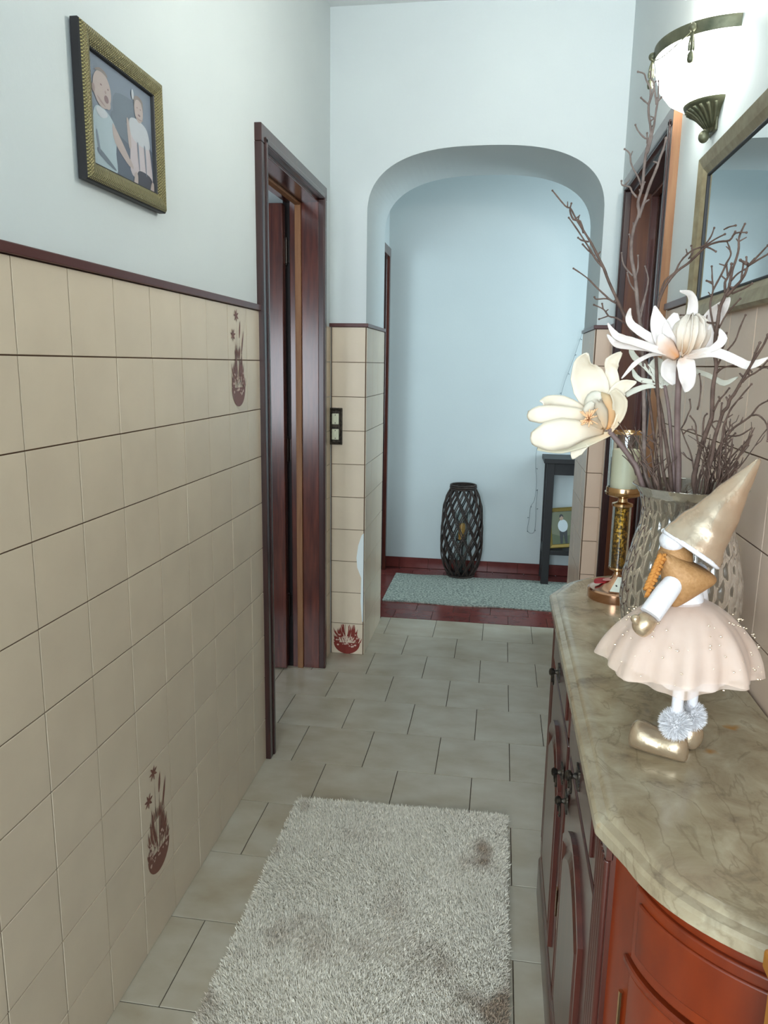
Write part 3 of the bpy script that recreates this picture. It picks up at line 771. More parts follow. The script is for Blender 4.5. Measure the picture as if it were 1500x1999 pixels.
def rnd_poly(p, k=4):
    n = len(p); out = []
    for i in range(n):
        p0, p1, p2, p3 = (np.array(p[(i + d) % n]) for d in (-1, 0, 1, 2))
        for j in range(k):
            t = j / k; q_ = .5 * ((2 * p1) + (p2 - p0) * t + (2 * p0 - 5 * p1 + 4 * p2 - p3) * t * t + (3 * p1 - p0 - 3 * p2 + p3) * t ** 3)
            out.append((min(1, max(0, float(q_[0]))), min(1, max(0, float(q_[1])))))
    return out
def S(poly, m, lay): C2(mb, rnd_poly(poly) if (lay > 0 and len(poly) < 20) else poly, pc[m], lay, IO, IW, IH, ax)
S([(0, 0), (1, 0), (1, 1), (0, 1)], 'grey_blue', 0)
S([(.3, 0), (1, 0), (1, .42), (.55, .40), (.35, .55)], 'dark', 1); S([(.38, .55), (.7, .6), (.75, .8), (.4, .78)], 'mid', 1)
S([(.34, .45), (.62, .36), (.68, .48), (.36, .6)], 'mid', 2)
# child on the left
S([(.06, .0), (.36, .0), (.37, .2), (.39, .40), (.33, .50), (.2, .56), (.08, .52), (.04, .3)], 'pale_blue', 3)
S([(.33, .46), (.38, .44), (.60, .20), (.57, .15), (.36, .30)], 'skin', 4)
S(ellp(.20, .72, .13, .165), 'skin', 5); S(ellp(.075, .69, .022, .04), 'skin_shade', 6); S(ellp(.27, .62, .045, .05), 'skin', 6)
S(ellp(.255, .655, .032, .035), 'mouth', 7); S(ellp(.185, .76, .014, .008), 'mouth', 7); S(ellp(.285, .755, .010, .008), 'mouth', 7); S(ellp(.245, .715, .012, .014), 'skin_shade', 7)
S([(.10, .86), (.17, .905), (.25, .90), (.29, .86), (.2, .875)], 'hair', 6)
S([(.1, .12), (.3, .04), (.35, .05), (.12, .17)], 'mid', 5)
# child on the right
S([(.62, .08), (.95, .05), (.96, .3), (.90, .56), (.84, .62), (.70, .62), (.62, .55), (.60, .3)], 'pinkish', 3)
S([(.60, .60), (.70, .66), (.88, .63), (.94, .52), (.92, .42), (.66, .44)], 'white', 4)
S([(.60, .58), (.56, .60), (.58, .35), (.62, .36)], 'skin', 4)
S(ellp(.77, .76, .075, .12), 'skin', 5); S(ellp(.745, .78, .009, .006), 'mouth', 6); S(ellp(.80, .78, .009, .006), 'mouth', 6); S(ellp(.775, .715, .022, .010), 'mouth', 6)
S([(.695, .78), (.70, .87), (.77, .90), (.84, .87), (.85, .78), (.83, .84), (.77, .865), (.72, .84)], 'hair', 6)
S(ellp(.675, .88, .02, .05), 'white', 7); S([(.70, .0), (.95, .0), (.96, .12), (.86, .16), (.72, .14)], 'shoe', 5); S([(.64, .0), (.70, .0), (.71, .10), (.67, .12)], 'skin', 6); S([(.93, .0), (1, .0), (1, .08), (.96, .1)], 'skin', 6)
S([(.10, .50), (.17, .46), (.26, .50), (.24, .54), (.13, .55)], 'white', 6); S([(.08, .30), (.11, .14), (.13, .16), (.10, .32)], 'grey_blue', 6)
S([(.565, .20), (.62, .14), (.64, .16), (.59, .22)], 'skin', 5); S([(.12, .64), (.16, .60), (.24, .58), (.16, .63)], 'skin_shade', 6); S([(.72, .40), (.74, .18), (.75, .18), (.74, .42)], 'grey_blue', 6)
S([(.84, .40), (.86, .16), (.87, .16), (.86, .42)], 'grey_blue', 6); S([(.70, .685), (.78, .665), (.85, .69), (.78, .68)], 'skin_shade', 6)
part('photo_print', mb, None, pic, clean=False)

mir = thing('wall_mirror', 'champagne framed rectangular mirror on the right wall above the sideboard', 'mirror', (XR, 1.46, 1.52))
MO, MW, MH = (XR - .001, 1.985, 1.512), 1.05, .372
mprof = [(0, 0), (0, .020), (.006, .026), (.030, .020), (.042, .013), (.046, .011)]
mb = frame_rect(MB(), MO, (0, -1, 0), (0, 0, 1), (-1, 0, 0), MW, MH, mprof); part('frame', mb, m_frame_beige, mir)
mb = frame_rect(MB(), MO, (0, -1, 0), (0, 0, 1), (-1, 0, 0), MW, MH, [(.0445, .0125), (.047, .0135), (.0495, .0125), (.050, .009)]); part('inner_lip', mb, m_black, mir, label='thin dark lip')
mb = MB().box((XR - .0105, 1.985 - MW + .047, 1.512 + .047), (XR - .004, 1.985 - .047, 1.512 + MH - .047)); part('mirror_glass', mb, m_mirror, mir)

# ------------------------------------------------------------------ switch plate
sw = thing('switch_plate', 'ornate dark bronze double switch plate on the tiled pillar beside the left door', 'switch', (-.752, YA - D, 1.11))
yp = YA - D - .0005
part('plate', MB().box((-.783, yp - .006, 1.028), (-.722, yp, 1.198)), m_bronze_dk, sw, bevel=.003)
mb = frame_rect(MB(), (-.783, yp - .0055, 1.028), (1, 0, 0), (0, 0, 1), (0, -1, 0), .061, .170, [(0, 0), (.002, .005), (.006, .006), (.010, .003), (.012, 0)]); part('plate_border', mb, m_bronze_dk, sw)
for zc in (1.147, 1.076):
    rk = part('rocker', MB().box((-.771, yp - .010, zc - .025), (-.738, yp - .004, zc + .025)), m_ivory, sw, bevel=.003)
    for zz in (zc - .018, zc + .018):
        mb = MB().lathe([(0, .0), (.0024, 0), (.002, .001), (0, .0012)], n=10); mb.v = [(-.7545 + p[0], yp - .010 - p[2], zz + p[1]) for p in mb.v]
        part('screw', mb, m_hinge, rk)
    part('toggle', MB().box((-.760, yp - .0125, zc - .011), (-.749, yp - .0095, zc + .011)), m_ivory, rk, bevel=.001)

# ------------------------------------------------------------------ wall lamp
LC = Vector((XR, 1.975, 2.118)); LR, LP = .148, .138      # half-width along the wall, reach from the wall
lamp = thing('wall_lamp', 'lit half-bowl alabaster wall lamp with bronze rim and tassels above the mirror', 'lamp', tuple(LC))
def half(mb, prof, n=40, m=None):
    """half-lathe on the wall: prof (scale of rim radius, z)"""
    vs = []; fs = []
    for s_, z in prof:
        for k_ in range(n + 1):
            a = PI * k_ / n; vs.append((LC.x - LP * s_ * math.sin(a), LC.y - LR * s_ * math.cos(a), LC.z + z))
    for i in range(len(prof) - 1):
        for k_ in range(n): fs.append((i * (n + 1) + k_, i * (n + 1) + k_ + 1, (i + 1) * (n + 1) + k_ + 1, (i + 1) * (n + 1) + k_))
    return mb.add(vs, fs, m)
mb = half(MB(), [(1.0, -.002), (1.015, -.02), (.99, -.05), (.92, -.08), (.78, -.105), (.60, -.120), (.42, -.128)]); part('glass_bowl', mb, m_lamp, lamp, smooth=True)
mb = half(MB(), [(.985, -.016), (1.03, -.019), (1.045, -.014), (1.04, -.006), (1.055, .0), (1.05, .006), (1.0, .007), (.985, -.016)]); part('rim_band', mb, m_bronze, lamp, smooth=True, angle=30)
mb = half(MB(), [(.50, -.118), (.53, -.121), (.50, -.130), (.40, -.136), (.30, -.146), (.22, -.160), (.15, -.172), (.09, -.178), (0, -.179)]); part('cup', mb, m_bronze, lamp, smooth=True, angle=50)
rib = MB()
for k_ in range(1, 12):
    a = PI * k_ / 12; pts = [(LC.x - LP * s_ * math.sin(a), LC.y - LR * s_ * math.cos(a), LC.z + z) for s_, z in ((.47, -.133), (.38, -.139), (.29, -.149), (.21, -.162), (.14, -.174))]
    rib.tube(pts, [.004, .0045, .004, .003, .002], 6)
part('cup_leaf_ribs', rib, m_bronze, lamp, smooth=True)
mb = MB().ell((LC.x - .022, LC.y + .0, LC.z - .190), (.012, .012, .014)).tube([(LC.x - .015, LC.y, LC.z - .17), (LC.x - .02, LC.y, LC.z - .19)], .007, 8); part('finial', mb, m_bronze, lamp, smooth=True)
part('wall_plate', MB().box((XR - .006, LC.y - .035, LC.z - .185), (XR - .0005, LC.y + .035, LC.z - .02)), m_bronze, lamp, bevel=.003)
for deg in (38, 100, 150):
    a = math.radians(deg); p0 = Vector((LC.x - LP * 1.07 * math.sin(a), LC.y - LR * 1.07 * math.cos(a), LC.z - .006))
    ta = MB().ell(p0, (.009, .009, .009), 12, 8)
    for k_ in range(4):
        dx = .005 * math.cos(k_ * 1.6); dy = .005 * math.sin(k_ * 1.6)
        pts = [p0 + Vector((dx * min(i, 3) / 3, dy * min(i, 3) / 3, -.006 - .008 * i)) for i in range(6)]
        ta.tube(pts, [.0016 if i % 2 else .0026 for i in range(6)], 6)
    ta.lathe([(.002, -.045), (.007, -.052), (.0075, -.062), (.006, -.068), (0, -.070)], c=p0, n=12)
    part('tassel', ta, m_bronze, lamp, smooth=True)
for d0, d1 in ((38, 100), (100, 150)):
    pts = []
    for i in range(15):
        t = i / 14; a = math.radians(d0 + (d1 - d0) * t); pts.append((LC.x - LP * 1.055 * math.sin(a), LC.y - LR * 1.055 * math.cos(a), LC.z - .010 - .026 * math.sin(PI * t)))
    part('swag_chain', MB().tube(pts, .0013, 6), m_bronze, lamp, smooth=True)
pl_ = bpy.data.lights.new('lamp_bulb', 'POINT'); pl_.energy = 8.5; pl_.color = (1.0, .95, .86); pl_.shadow_soft_size = .05
po = bpy.data.objects.new('lamp_bulb', pl_); COL.objects.link(po); po.location = (LC.x - .07, LC.y, LC.z + .035)
pts = [(XR - .003, 2.262, 2.86), (XR - .003, 2.262, 2.60), (XR - .003, 2.258, 2.45), (XR - .003, 2.255, 2.36), (XR - .003, 2.19, 2.24), (XR - .003, 2.13, 2.12)]
o = part('lamp_cable', MB().tube(pts, .0016, 6), m_cable, None, smooth=True); tag(o, 'thin white cable running up the wall from the lamp', 'cable')

# ------------------------------------------------------------------ candle holder
CC = Vector((.297, 1.838, .848)); 
ch = thing('candle_holder', 'tall brass and glass candle holder at the far end of the marble top', 'candle holder', tuple(CC))
part('base', MB().lathe([(0, 0), (.066, 0), (.067, .004), (.067, .022), (.064, .0255), (.058, .026), (.044, .030), (.026, .040), (.012, .052), (.009, .060), (0, .061)], c=CC, n=48), m_copper, ch, smooth=True, angle=40)
part('stem_collar', MB().lathe([(0, .058), (.008, .058), (.007, .066), (.016, .070), (.022, .074), (.022, .078), (0, .079)], c=CC, n=32), m_brass, ch, smooth=True, angle=40)
part('gold_flakes', MB().lathe([(0, .080), (.0165, .080), (.017, .15), (.0165, .226), (0, .226)], c=CC, n=28, fn=lambda a, i, z: .0008 * math.sin(9 * a + 40 * z)), m_fleck, ch, smooth=True)
part('stem_tube', MB().lathe([(.0195, .079), (.0215, .079), (.0215, .228), (.0195, .228), (.0195, .079)], c=CC, n=32), m_glass, ch, smooth=True, angle=40)
part('neck', MB().lathe([(0, .228), (.024, .228), (.024, .234), (.012, .238), (.010, .246), (.014, .252), (0, .253)], c=CC, n=32), m_brass, ch, smooth=True, angle=40)
part('dish', MB().lathe([(0, .250), (.030, .251), (.041, .256), (.043, .262), (.040, .263), (.036, .259), (0, .258)], c=CC, n=40), m_brass, ch, smooth=True, angle=40)
part('glass_cylinder', MB().lathe([(.0365, .262), (.0385, .262), (.0385, .402), (.0365, .402), (.0365, .262)], c=CC, n=40), m_glass, ch, smooth=True, angle=40)
part('gold_rim', MB().lathe([(.0360, .400), (.0400, .400), (.0405, .403), (.0398, .406), (.0360, .406), (.0360, .400)], c=CC, n=40), m_brass, ch, smooth=True, angle=40)
part('gold_rim', MB().lathe([(.0362, .263), (.0402, .263), (.0402, .272), (.0395, .274), (.0362, .274), (.0362, .263)], c=CC, n=40), m_brass, ch, smooth=True, angle=40)
cd = part('pillar_candle', MB().lathe([(0, 0), (.031, 0), (.032, .003), (.032, .096), (.029, .1), (.012, .098), (0, .097)], c=CC + Vector((0, 0, .2635)), n=36), m_wax, None, smooth=True, angle=40)
part('wick', MB().tube([CC + Vector((0, 0, .360)), CC + Vector((.001, 0, .367)), CC + Vector((.003, 0, .371))], .0008, 6), m_black, cd)
tag(cd, 'pale ivory pillar candle inside the glass cylinder of the holder', 'candle')
# folded gift card and red felt petal lying on the base
def slab(pts, n, t, m, name, label, cat):
    n = Vector(n).normalized(); pts = [Vector(p) for p in pts]; k_ = len(pts); mb = MB()
    mb.add(pts + [p - n * t for p in pts], [tuple(range(k_)), tuple(reversed(range(k_, 2 * k_)))] + [(i, (i + 1) % k_, k_ + (i + 1) % k_, k_ + i) for i in range(k_)])
    o = part(name, mb, m, None); tag(o, label, cat); return o
a_, b_, c_, d_ = CC + Vector((-.022, -.048, .029)), CC + Vector((.012, -.056, .029)), CC + Vector((.014, -.018, .056)), CC + Vector((.0, -.014, .056))
cdn = (b_ - a_).cross(d_ - a_)
card = slab([a_, b_, c_, d_], cdn, .0008, m_card, 'gift_card', 'small white card with dark marks leaning on the candle holder base', 'card')
mb = MB()
for (u_, v_) in ((.28, .42), (.33, .36), (.80, .18), (.86, .20), (.83, .13)):
    p = a_.lerp(b_, u_).lerp(d_.lerp(c_, u_), v_) + cdn.normalized() * .0004
    mb.ell(p, (.0024, .0016, .001), 8, 5)
part('printed_marks', mb, m_black, card)
hp = []
for i in range(20):
    t = 2 * PI * i / 20; hp.append(CC + Vector((-.036 + .020 * math.cos(t) + .003 * math.cos(2 * t), .004 + .012 * math.sin(t), .041 + .004 * math.sin(t + 1))))
slab(hp, (0, 0, 1), .003, m_redheart, 'felt_petal', 'dark red felt petal on the copper base of the candle holder', 'ornament')
hp = []
for i in range(20):
    t = 2 * PI * i / 20; hp.append(CC + Vector((-.016 + .017 * math.cos(t), -.001 + .010 * math.sin(t), .0475 + .003 * math.cos(t))))
slab(hp, (0, 0, 1), .002, m_pink, 'felt_petal', 'pink felt petal lying beside the dark red one on the candle holder base', 'ornament')

# ------------------------------------------------------------------ vase
VC = Vector((.331, 1.362, .848))
va = thing('glass_vase', 'large smoky dimpled glass vase holding branches and white flowers on the marble', 'vase', tuple(VC))
def vr(z):   # outer radius profile
    Z = [0, .01, .04, .09, .14, .19, .24, .285, .31, .335, .352]; Rr = [.060, .069, .080, .094, .1015, .099, .088, .076, .0745, .083, .096]
    return float(np.interp(z, Z, Rr))
NZ, NA = 150, 240
nb = 24
def dim(a, i, z):
    rh = .034; row = z / rh; r0 = math.floor(row); sh = .5 if r0 % 2 else 0; best = 0
    for dr in (-1, 0, 1):
        q = r0 + dr; s_h = .5 if q % 2 else 0
        u_ = (a / (2 * PI) * nb + s_h) % 1 - .5; v_ = row - q - .5
        d2 = (u_ / .42) ** 2 + (v_ / .85) ** 2; best = max(best, 1 - d2)
    fade = 1 if z < .315 else max(0, (.345 - z) / .03)
    return .0042 * math.sqrt(max(0, best)) * fade - .002
prof = [(0.0, 0), (.055, 0)] + [(vr(.352 * i / NZ), .352 * i / NZ) for i in range(NZ + 1)]
zs = [.352 * i / 40 for i in range(40, 1, -1)]
prof2 = [(vr(z) - .0048, max(z, .012)) for z in zs] + [(.055, .012), (0, .012)]
mb = MB(); mb.lathe(prof, c=VC, n=NA, fn=lambda a, i, z: dim(a, i, z) if i > 4 else 0)
mb.lathe([(vr(.352), .352), (vr(.352) - .0024, .3535), (vr(.352) - .0048, .352)], c=VC, n=NA)
mb.lathe(prof2, c=VC, n=NA)
part('vase_body', mb, m_vase, va, smooth=True)

# ------------------------------------------------------------------ branches (traced stems, each stem one thing)
def dep(px, py, bias=0):
    y = 1.362 - max(0, px - 1335) * .00105 + max(0, 1335 - px) * .00025
    return y + bias
def sm(pts, k=2):
    """Catmull-Rom smoothing"""
    out = []; n = len(pts)
    for i in range(n - 1):
        p0, p1, p2, p3 = pts[max(0, i - 1)], pts[i], pts[i + 1], pts[min(n - 1, i + 2)]
        for j in range(k):
            t = j / k; out.append(.5 * ((2 * p1) + (p2 - p0) * t + (2 * p0 - 5 * p1 + 4 * p2 - p3) * t * t + (3 * p1 - p0 - 3 * p2 + p3) * t ** 3))
    out.append(pts[-1]); return out
def branch(name, label, lists, mtl, bias=0, foot=None, group=None, seed=1):
    """lists of (pixel polyline tip..base, r_tip, r_base); the first polyline runs down into the vase"""
    rnd = random.Random(seed); mb = MB()
    for q, (pl2, ra, rb) in enumerate(lists):
        pts = [at(px, py, dep(px, py, bias)) for px, py in pl2]
        if q == 0 and foot is not None: pts += [Vector(foot[0]), Vector(foot[1])]
        pts = sm(pts, 3); n = len(pts)
        if q: pts = [p + Vector((0, rnd.uniform(-.0006, .0006), 0)) for p in pts]
        rad = [(ra + (rb - ra) * (i / (n - 1)) ** .9) * .84 + (.0004 * rnd.random()) for i in range(n)]
        mb.tube(pts, rad, 7)
        mb.ell(pts[0], (ra * 1.7, ra * 1.7, ra * 1.7), 6, 4)
        if n > 12:
            for k_ in range(n // 9):
                i = rnd.randrange(3, n - 2); d = Vector((rnd.uniform(-1, 1), rnd.uniform(-.5, .5), rnd.uniform(.2, 1))).normalized()
                mb.tube([pts[i], pts[i] + d * (.006 + .006 * rnd.random())], [rad[i] * .8, ra * .8], 5)
    o = part('dry_branch', mb, mtl, None, smooth=True)
    tag(o, label, 'branch', group); return o
def ft(dx, dy, z=.16): return (VC + Vector((dx, dy, z + .10)), VC + Vector((-dx * .6, -dy * .6, .03)))
T, B_ = .0011, .0022
branch('b', 'dark branch sweeping far up to the left out of the vase', [
    ([(1079, 372), (1104, 402), (1114, 407), (1125, 427), (1140, 451), (1155, 475), (1167, 499), (1179, 523), (1189, 550), (1207, 589), (1228, 635), (1250, 685), (1272, 731), (1287, 784), (1300, 860), (1310, 935)], T, .0045),
    ([(1116, 397), (1113, 411), (1120, 428), (1133, 432), (1140, 455)], T, B_), ([(1111, 425), (1128, 449), (1148, 480), (1163, 505), (1179, 523)], T, B_),
    ([(1129, 464), (1136, 469), (1150, 472)], T, .0015), ([(1138, 477), (1148, 488), (1162, 500)], T, .0015)], m_branch, 0, ft(-.02, .0), seed=1)
branch('b', 'thin forked branch leaning left just above the left magnolia', [
    ([(1120, 524), (1146, 542), (1164, 560), (1179, 574), (1194, 587), (1207, 595), (1228, 625), (1246, 665), (1258, 720), (1268, 780), (1277, 850), (1288, 935)], T, .0034),
    ([(1161, 580), (1165, 584), (1185, 583), (1198, 589)], T, .0014), ([(1160, 595), (1179, 604), (1189, 617), (1206, 622), (1232, 640)], T, .0018),
    ([(1170, 623), (1182, 619), (1189, 616)], T, .0013), ([(1176, 593), (1178, 604)], T, .0013)], m_branch, .02, ft(-.03, .02), seed=2)
branch('b', 'tallest grey branch reaching up past the wall lamp', [
    ([(1246, 140), (1258, 144), (1262, 156), (1270, 172), (1270, 192), (1267, 204), (1267, 224), (1270, 244), (1271, 260), (1266, 280), (1260, 310), (1257, 340), (1254, 367), (1246, 395), (1248, 418), (1238, 445), (1233, 478), (1234, 508), (1240, 538), (1243, 568), (1246, 601), (1252, 650), (1256, 720), (1258, 800), (1258, 870), (1262, 930)], T, .0045),
    ([(1286, 158), (1286, 180), (1285, 196), (1282, 212), (1278, 240), (1275, 256), (1270, 280), (1264, 300)], T, B_), ([(1270, 140), (1271, 152), (1277, 162), (1277, 174), (1268, 202)], T, .0018),
    ([(1277, 166), (1280, 186), (1282, 204)], T, .0016), ([(1292, 190), (1285, 197)], T, .0016), ([(1252, 191), (1262, 200), (1267, 204)], T, .0016),
    ([(1241, 244), (1248, 258), (1260, 270), (1268, 270)], T, .0016), ([(1264, 260), (1264, 280)], T, .0016), ([(1220, 291), (1230, 300), (1232, 316), (1236, 328), (1246, 345), (1252, 362)], T, .0017),
    ([(1301, 270), (1296, 290), (1289, 308), (1284, 324), (1276, 344), (1269, 361), (1257, 397), (1248, 425)], T * 1.6, .003), ([(1214, 353), (1215, 361), (1230, 365), (1235, 375), (1244, 386)], T, .002), ([(1259, 356), (1252, 372)], T, .0018),
    ([(1214, 494), (1218, 517), (1236, 539)], T, .0018), ([(1246, 499), (1246, 523), (1241, 542)], T, .0017), ([(1225, 532), (1230, 552), (1240, 568)], T, .0017), ([(1229, 458), (1233, 468)], T, .0018),
    ([(1260, 520), (1266, 544), (1262, 570), (1250, 610)], T, .0018), ([(1264, 565), (1258, 590), (1250, 625)], T, .0017)], m_branch_gr, .0, ft(-.03, -.02), seed=3)
branch('b', 'slim twin branch bending right across the edge of the mirror frame', [
    ([(1458, 454), (1437, 455), (1425, 469), (1404, 472), (1383, 479), (1365, 494), (1344, 514), (1323, 529), (1305, 550), (1292, 574), (1285, 600), (1281, 650), (1283, 740), (1290, 850), (1298, 935)], T, .0036),
    ([(1416, 457), (1398, 466), (1377, 479), (1350, 490), (1329, 511), (1318, 532), (1299, 548), (1288, 577)], T, .0018), ([(1437, 440), (1424, 443), (1414, 448)], T, .0012), ([(1395, 445), (1389, 461), (1380, 474), (1372, 482)], T, .0014),
    ([(1398, 491), (1390, 486), (1380, 482)], T, .0014), ([(1436, 452), (1430, 462)], T, .0012), ([(1350, 480), (1353, 492), (1345, 505)], T, .0012)], m_branch, -.01, ft(.0, .0), seed=4)
branch('b', 'dark much-forked branch rising in front of the mirror glass', [
    ([(1455, 437), (1447, 454), (1443, 467), (1443, 482), (1441, 495), (1435, 514), (1430, 529), (1426, 550), (1423, 563), (1418, 574), (1413, 585), (1407, 598), (1404, 613), (1402, 629), (1398, 654), (1396, 688), (1399, 716), (1393, 752), (1391, 785), (1390, 815), (1380, 842), (1374, 860), (1368, 876), (1362, 900), (1358, 920), (1355, 944)], T, .0052),
    ([(1500, 479), (1481, 499), (1470, 511), (1461, 519), (1456, 533), (1448, 547), (1437, 559), (1428, 569), (1420, 577)], T, .0028), ([(1500, 496), (1479, 508), (1461, 519)], T, .0018), ([(1446, 508), (1459, 515)], .0015, .003), ([(1458, 502), (1458, 514)], T, .0016),
    ([(1452, 516), (1450, 528), (1448, 545)], T, .0016), ([(1469, 553), (1455, 562), (1430, 573)], T, .0018), ([(1390, 520), (1391, 541), (1392, 555), (1393, 565), (1390, 580), (1387, 598), (1392, 630), (1398, 650)], T, .002),
    ([(1380, 548), (1391, 551)], T, .0013), ([(1420, 471), (1426, 488), (1427, 499), (1419, 514), (1412, 530), (1401, 551), (1393, 566)], T, .0018), ([(1429, 515), (1426, 530), (1420, 544), (1416, 552), (1416, 572)], T * 1.3, .0022),
    ([(1419, 516), (1421, 539)], T, .0016), ([(1455, 526), (1441, 534), (1428, 548)], T, .0016), ([(1329, 615), (1350, 616), (1370, 622), (1384, 630), (1400, 630)], T, .0016),
    ([(1446, 583), (1430, 600), (1418, 615), (1404, 640)], T, .0015), ([(1456, 615), (1445, 640), (1436, 665), (1420, 685), (1408, 700), (1398, 722)], T, .0018), ([(1419, 650), (1415, 672), (1405, 690), (1397, 700)], T, .0016),
    ([(1433, 713), (1412, 718), (1400, 728)], T, .0016), ([(1347, 780), (1349, 796), (1344, 808), (1338, 824), (1331, 836)], T, .0014), ([(1366, 730), (1369, 755), (1366, 785), (1362, 800)], T, .0016),
    ([(1336, 846), (1344, 839), (1356, 840), (1361, 852), (1363, 864), (1367, 872)], T, .0017), ([(1348, 812), (1358, 826), (1360, 845)], T, .0014), ([(1381, 808), (1375, 816), (1372, 850)], T, .0018)], m_branch, 0, ft(.02, .0), seed=5)
branch('b', 'long branch fanning out to the right edge beyond the white flowers', [
    ([(1500, 654), (1492, 672), (1482, 688), (1470, 707), (1457, 730), (1444, 752), (1433, 771), (1425, 781), (1421, 795), (1412, 805), (1404, 830), (1396, 855), (1392, 885), (1386, 910), (1380, 944)], .0016, .0042),
    ([(1484, 669), (1476, 688), (1468, 710)], .0014, .0022), ([(1499, 704), (1482, 723), (1460, 736), (1450, 746)], T, .0018), ([(1500, 718), (1489, 718), (1484, 722)], T, .0014), ([(1468, 726), (1464, 722), (1462, 732)], T, .0013),
    ([(1468, 750), (1447, 774), (1430, 795), (1422, 810), (1414, 832), (1409, 864), (1400, 890)], T, .0022), ([(1424, 758), (1415, 770), (1404, 782), (1394, 803)], T, .0018), ([(1404, 775), (1406, 784)], T, .0013), ([(1410, 787), (1408, 805), (1407, 821)], T, .0013),
    ([(1397, 838), (1390, 828), (1398, 822), (1412, 824)], T, .0013), ([(1418, 885), (1404, 890), (1396, 893)], T, .0013)], m_branch, -.02, ft(.03, -.01), seed=6)
branch('b', 'low bushy branch spreading right over the vase rim', [
    ([(1500, 782), (1482, 792), (1468, 810), (1454, 821), (1431, 837), (1417, 856), (1404, 878), (1396, 890), (1388, 905), (1382, 925), (1378, 945)], T, .0036),
    ([(1499, 861), (1498, 829), (1482, 811), (1468, 811)], T, .0015), ([(1468, 836), (1444, 850), (1423, 851)], T, .0015), ([(1436, 846), (1424, 856), (1412, 864)], T, .0015), ([(1449, 871), (1430, 890), (1418, 909), (1406, 925), (1396, 940)], T, .0019),
    ([(1431, 869), (1428, 884), (1422, 900)], T, .0014), ([(1441, 905), (1420, 918), (1417, 936)], T, .0016), ([(1436, 910), (1432, 924), (1428, 938)], T, .0014), ([(1428, 858), (1418, 870), (1407, 882)], T, .0014),
    ([(1429, 830), (1432, 840)], T, .0012), ([(1394, 868), (1404, 900), (1402, 930)], T, .0018), ([(1440, 902), (1438, 920), (1430, 940)], T, .0014), ([(1410, 905), (1412, 925), (1408, 942)], T, .0014), ([(1398, 915), (1392, 930), (1388, 944)], T, .0015)], m_branch, -.01, ft(.035, .01), seed=7)
# short twigs crowding the mouth of the vase
rnd = random.Random(11)
def twig_cluster(label, x0, x1, n, seed, grp):
    rnd = random.Random(seed); mb = MB()
    for i in range(n):
        bx0 = rnd.uniform(x0, x1); by0 = rnd.uniform(925, 950); hgt = rnd.uniform(40, 130); lean = rnd.uniform(-.45, .45) + (bx0 - 1330) / 260
        pts = []; px, py = bx0, by0; b = rnd.uniform(-.035, .03)
        for s_ in range(6):
            pts.append(at(px, py, dep(px, py, b))); px += lean * hgt / 6 + rnd.uniform(-5, 5); py -= hgt / 6
        pts = [pts[0] + (VC + Vector((0, 0, .15)) - pts[0]) * .35] + pts
        r_ = rnd.uniform(.0012, .0022); P_ = sm(pts, 2); mb.tube(P_, [r_ * (1 - .6 * i_ / len(P_)) for i_ in range(len(P_))], 5)
        for k_ in range(2):
            q = P_[rnd.randrange(4, len(P_) - 1)]; d = Vector((rnd.uniform(-1, 1), rnd.uniform(-.4, .4), rnd.uniform(.3, 1))).normalized()
            mb.tube([q, q + d * .012, q + d * .022 + Vector((rnd.uniform(-.006, .006), 0, .004))], [r_ * .6, r_ * .5, r_ * .4], 5)
    o = part('twig_bunch', mb, m_branch, None, smooth=True); tag(o, label, 'twigs', None, 'stuff')
twig_cluster('dense little twigs in the right half of the vase mouth', 1360, 1425, 24, 21, 'g')
twig_cluster('tangle of fine twigs at the left rim of the vase', 1252, 1300, 15, 22, 'g')

# ------------------------------------------------------------------ foam flowers
NRM = Vector((-.12, -1, .12)).normalized()
def petal(parent, spine, hw, depths, cup=.35, tint=(250, 243, 226), base_tint=None, nrm=NRM, name='petal', twist=0, bl=.35):
    """spine: pixel points base->tip; hw: half widths in mm; depths: y offsets in m; cup: edge lift relative to width"""
    P = [at(px, py, d) for (px, py), d in zip(spine, depths)]
    P = sm(P, 4); n = len(P); W_ = np.interp(np.linspace(0, 1, n), np.linspace(0, 1, len(hw)), hw) / 1000
    vs = []; cols = []; nc = 7
    ct = np.array(s2l(tint)); cb_ = np.array(s2l(base_tint or tint))
    for i, p in enumerate(P):
        T_ = (P[min(n - 1, i + 1)] - P[max(0, i - 1)]).normalized()
        nn = (nrm - T_ * nrm.dot(T_)).normalized(); sd = T_.cross(nn)
        an = twist * i / n; sd, nn = sd * math.cos(an) + nn * math.sin(an), nn * math.cos(an) - sd * math.sin(an)
        for k_ in range(nc):
            t = -1 + 2 * k_ / (nc - 1); vs.append(p + sd * (W_[i] * t) + nn * (cup * W_[i] * (t * t)) + nn * (.0008 * math.sin(i * 1.7 + t * 4)))
            f = max(0, 1 - (i / n) / bl) * (1 - .5 * abs(t)); cols.append((*(ct * (1 - f) + cb_ * f), 1))
    fs = [(i * nc + k_, i * nc + k_ + 1, (i + 1) * nc + k_ + 1, (i + 1) * nc + k_) for i in range(n - 1) for k_ in range(nc - 1)]
    c = sum(vs, Vector((0, 0, 0))) / len(vs); me = bpy.data.meshes.new(name)
    me.from_pydata([tuple(v - c) for v in vs], [], fs); me.materials.append(m_petal)
    a = me.color_attributes.new('Col', 'FLOAT_COLOR', 'POINT'); a.data.foreach_set('color', np.array(cols).reshape(-1))
    me.polygons.foreach_set('use_smooth', [True] * len(me.polygons))
    o = link(name, me, parent, tuple(c - wloc(parent)))
    s_ = o.modifiers.new('thick', 'SOLIDIFY'); s_.thickness = .0014; s_.offset = 0
    return o
PEACH = (222, 182, 138); ORG = (222, 148, 76)
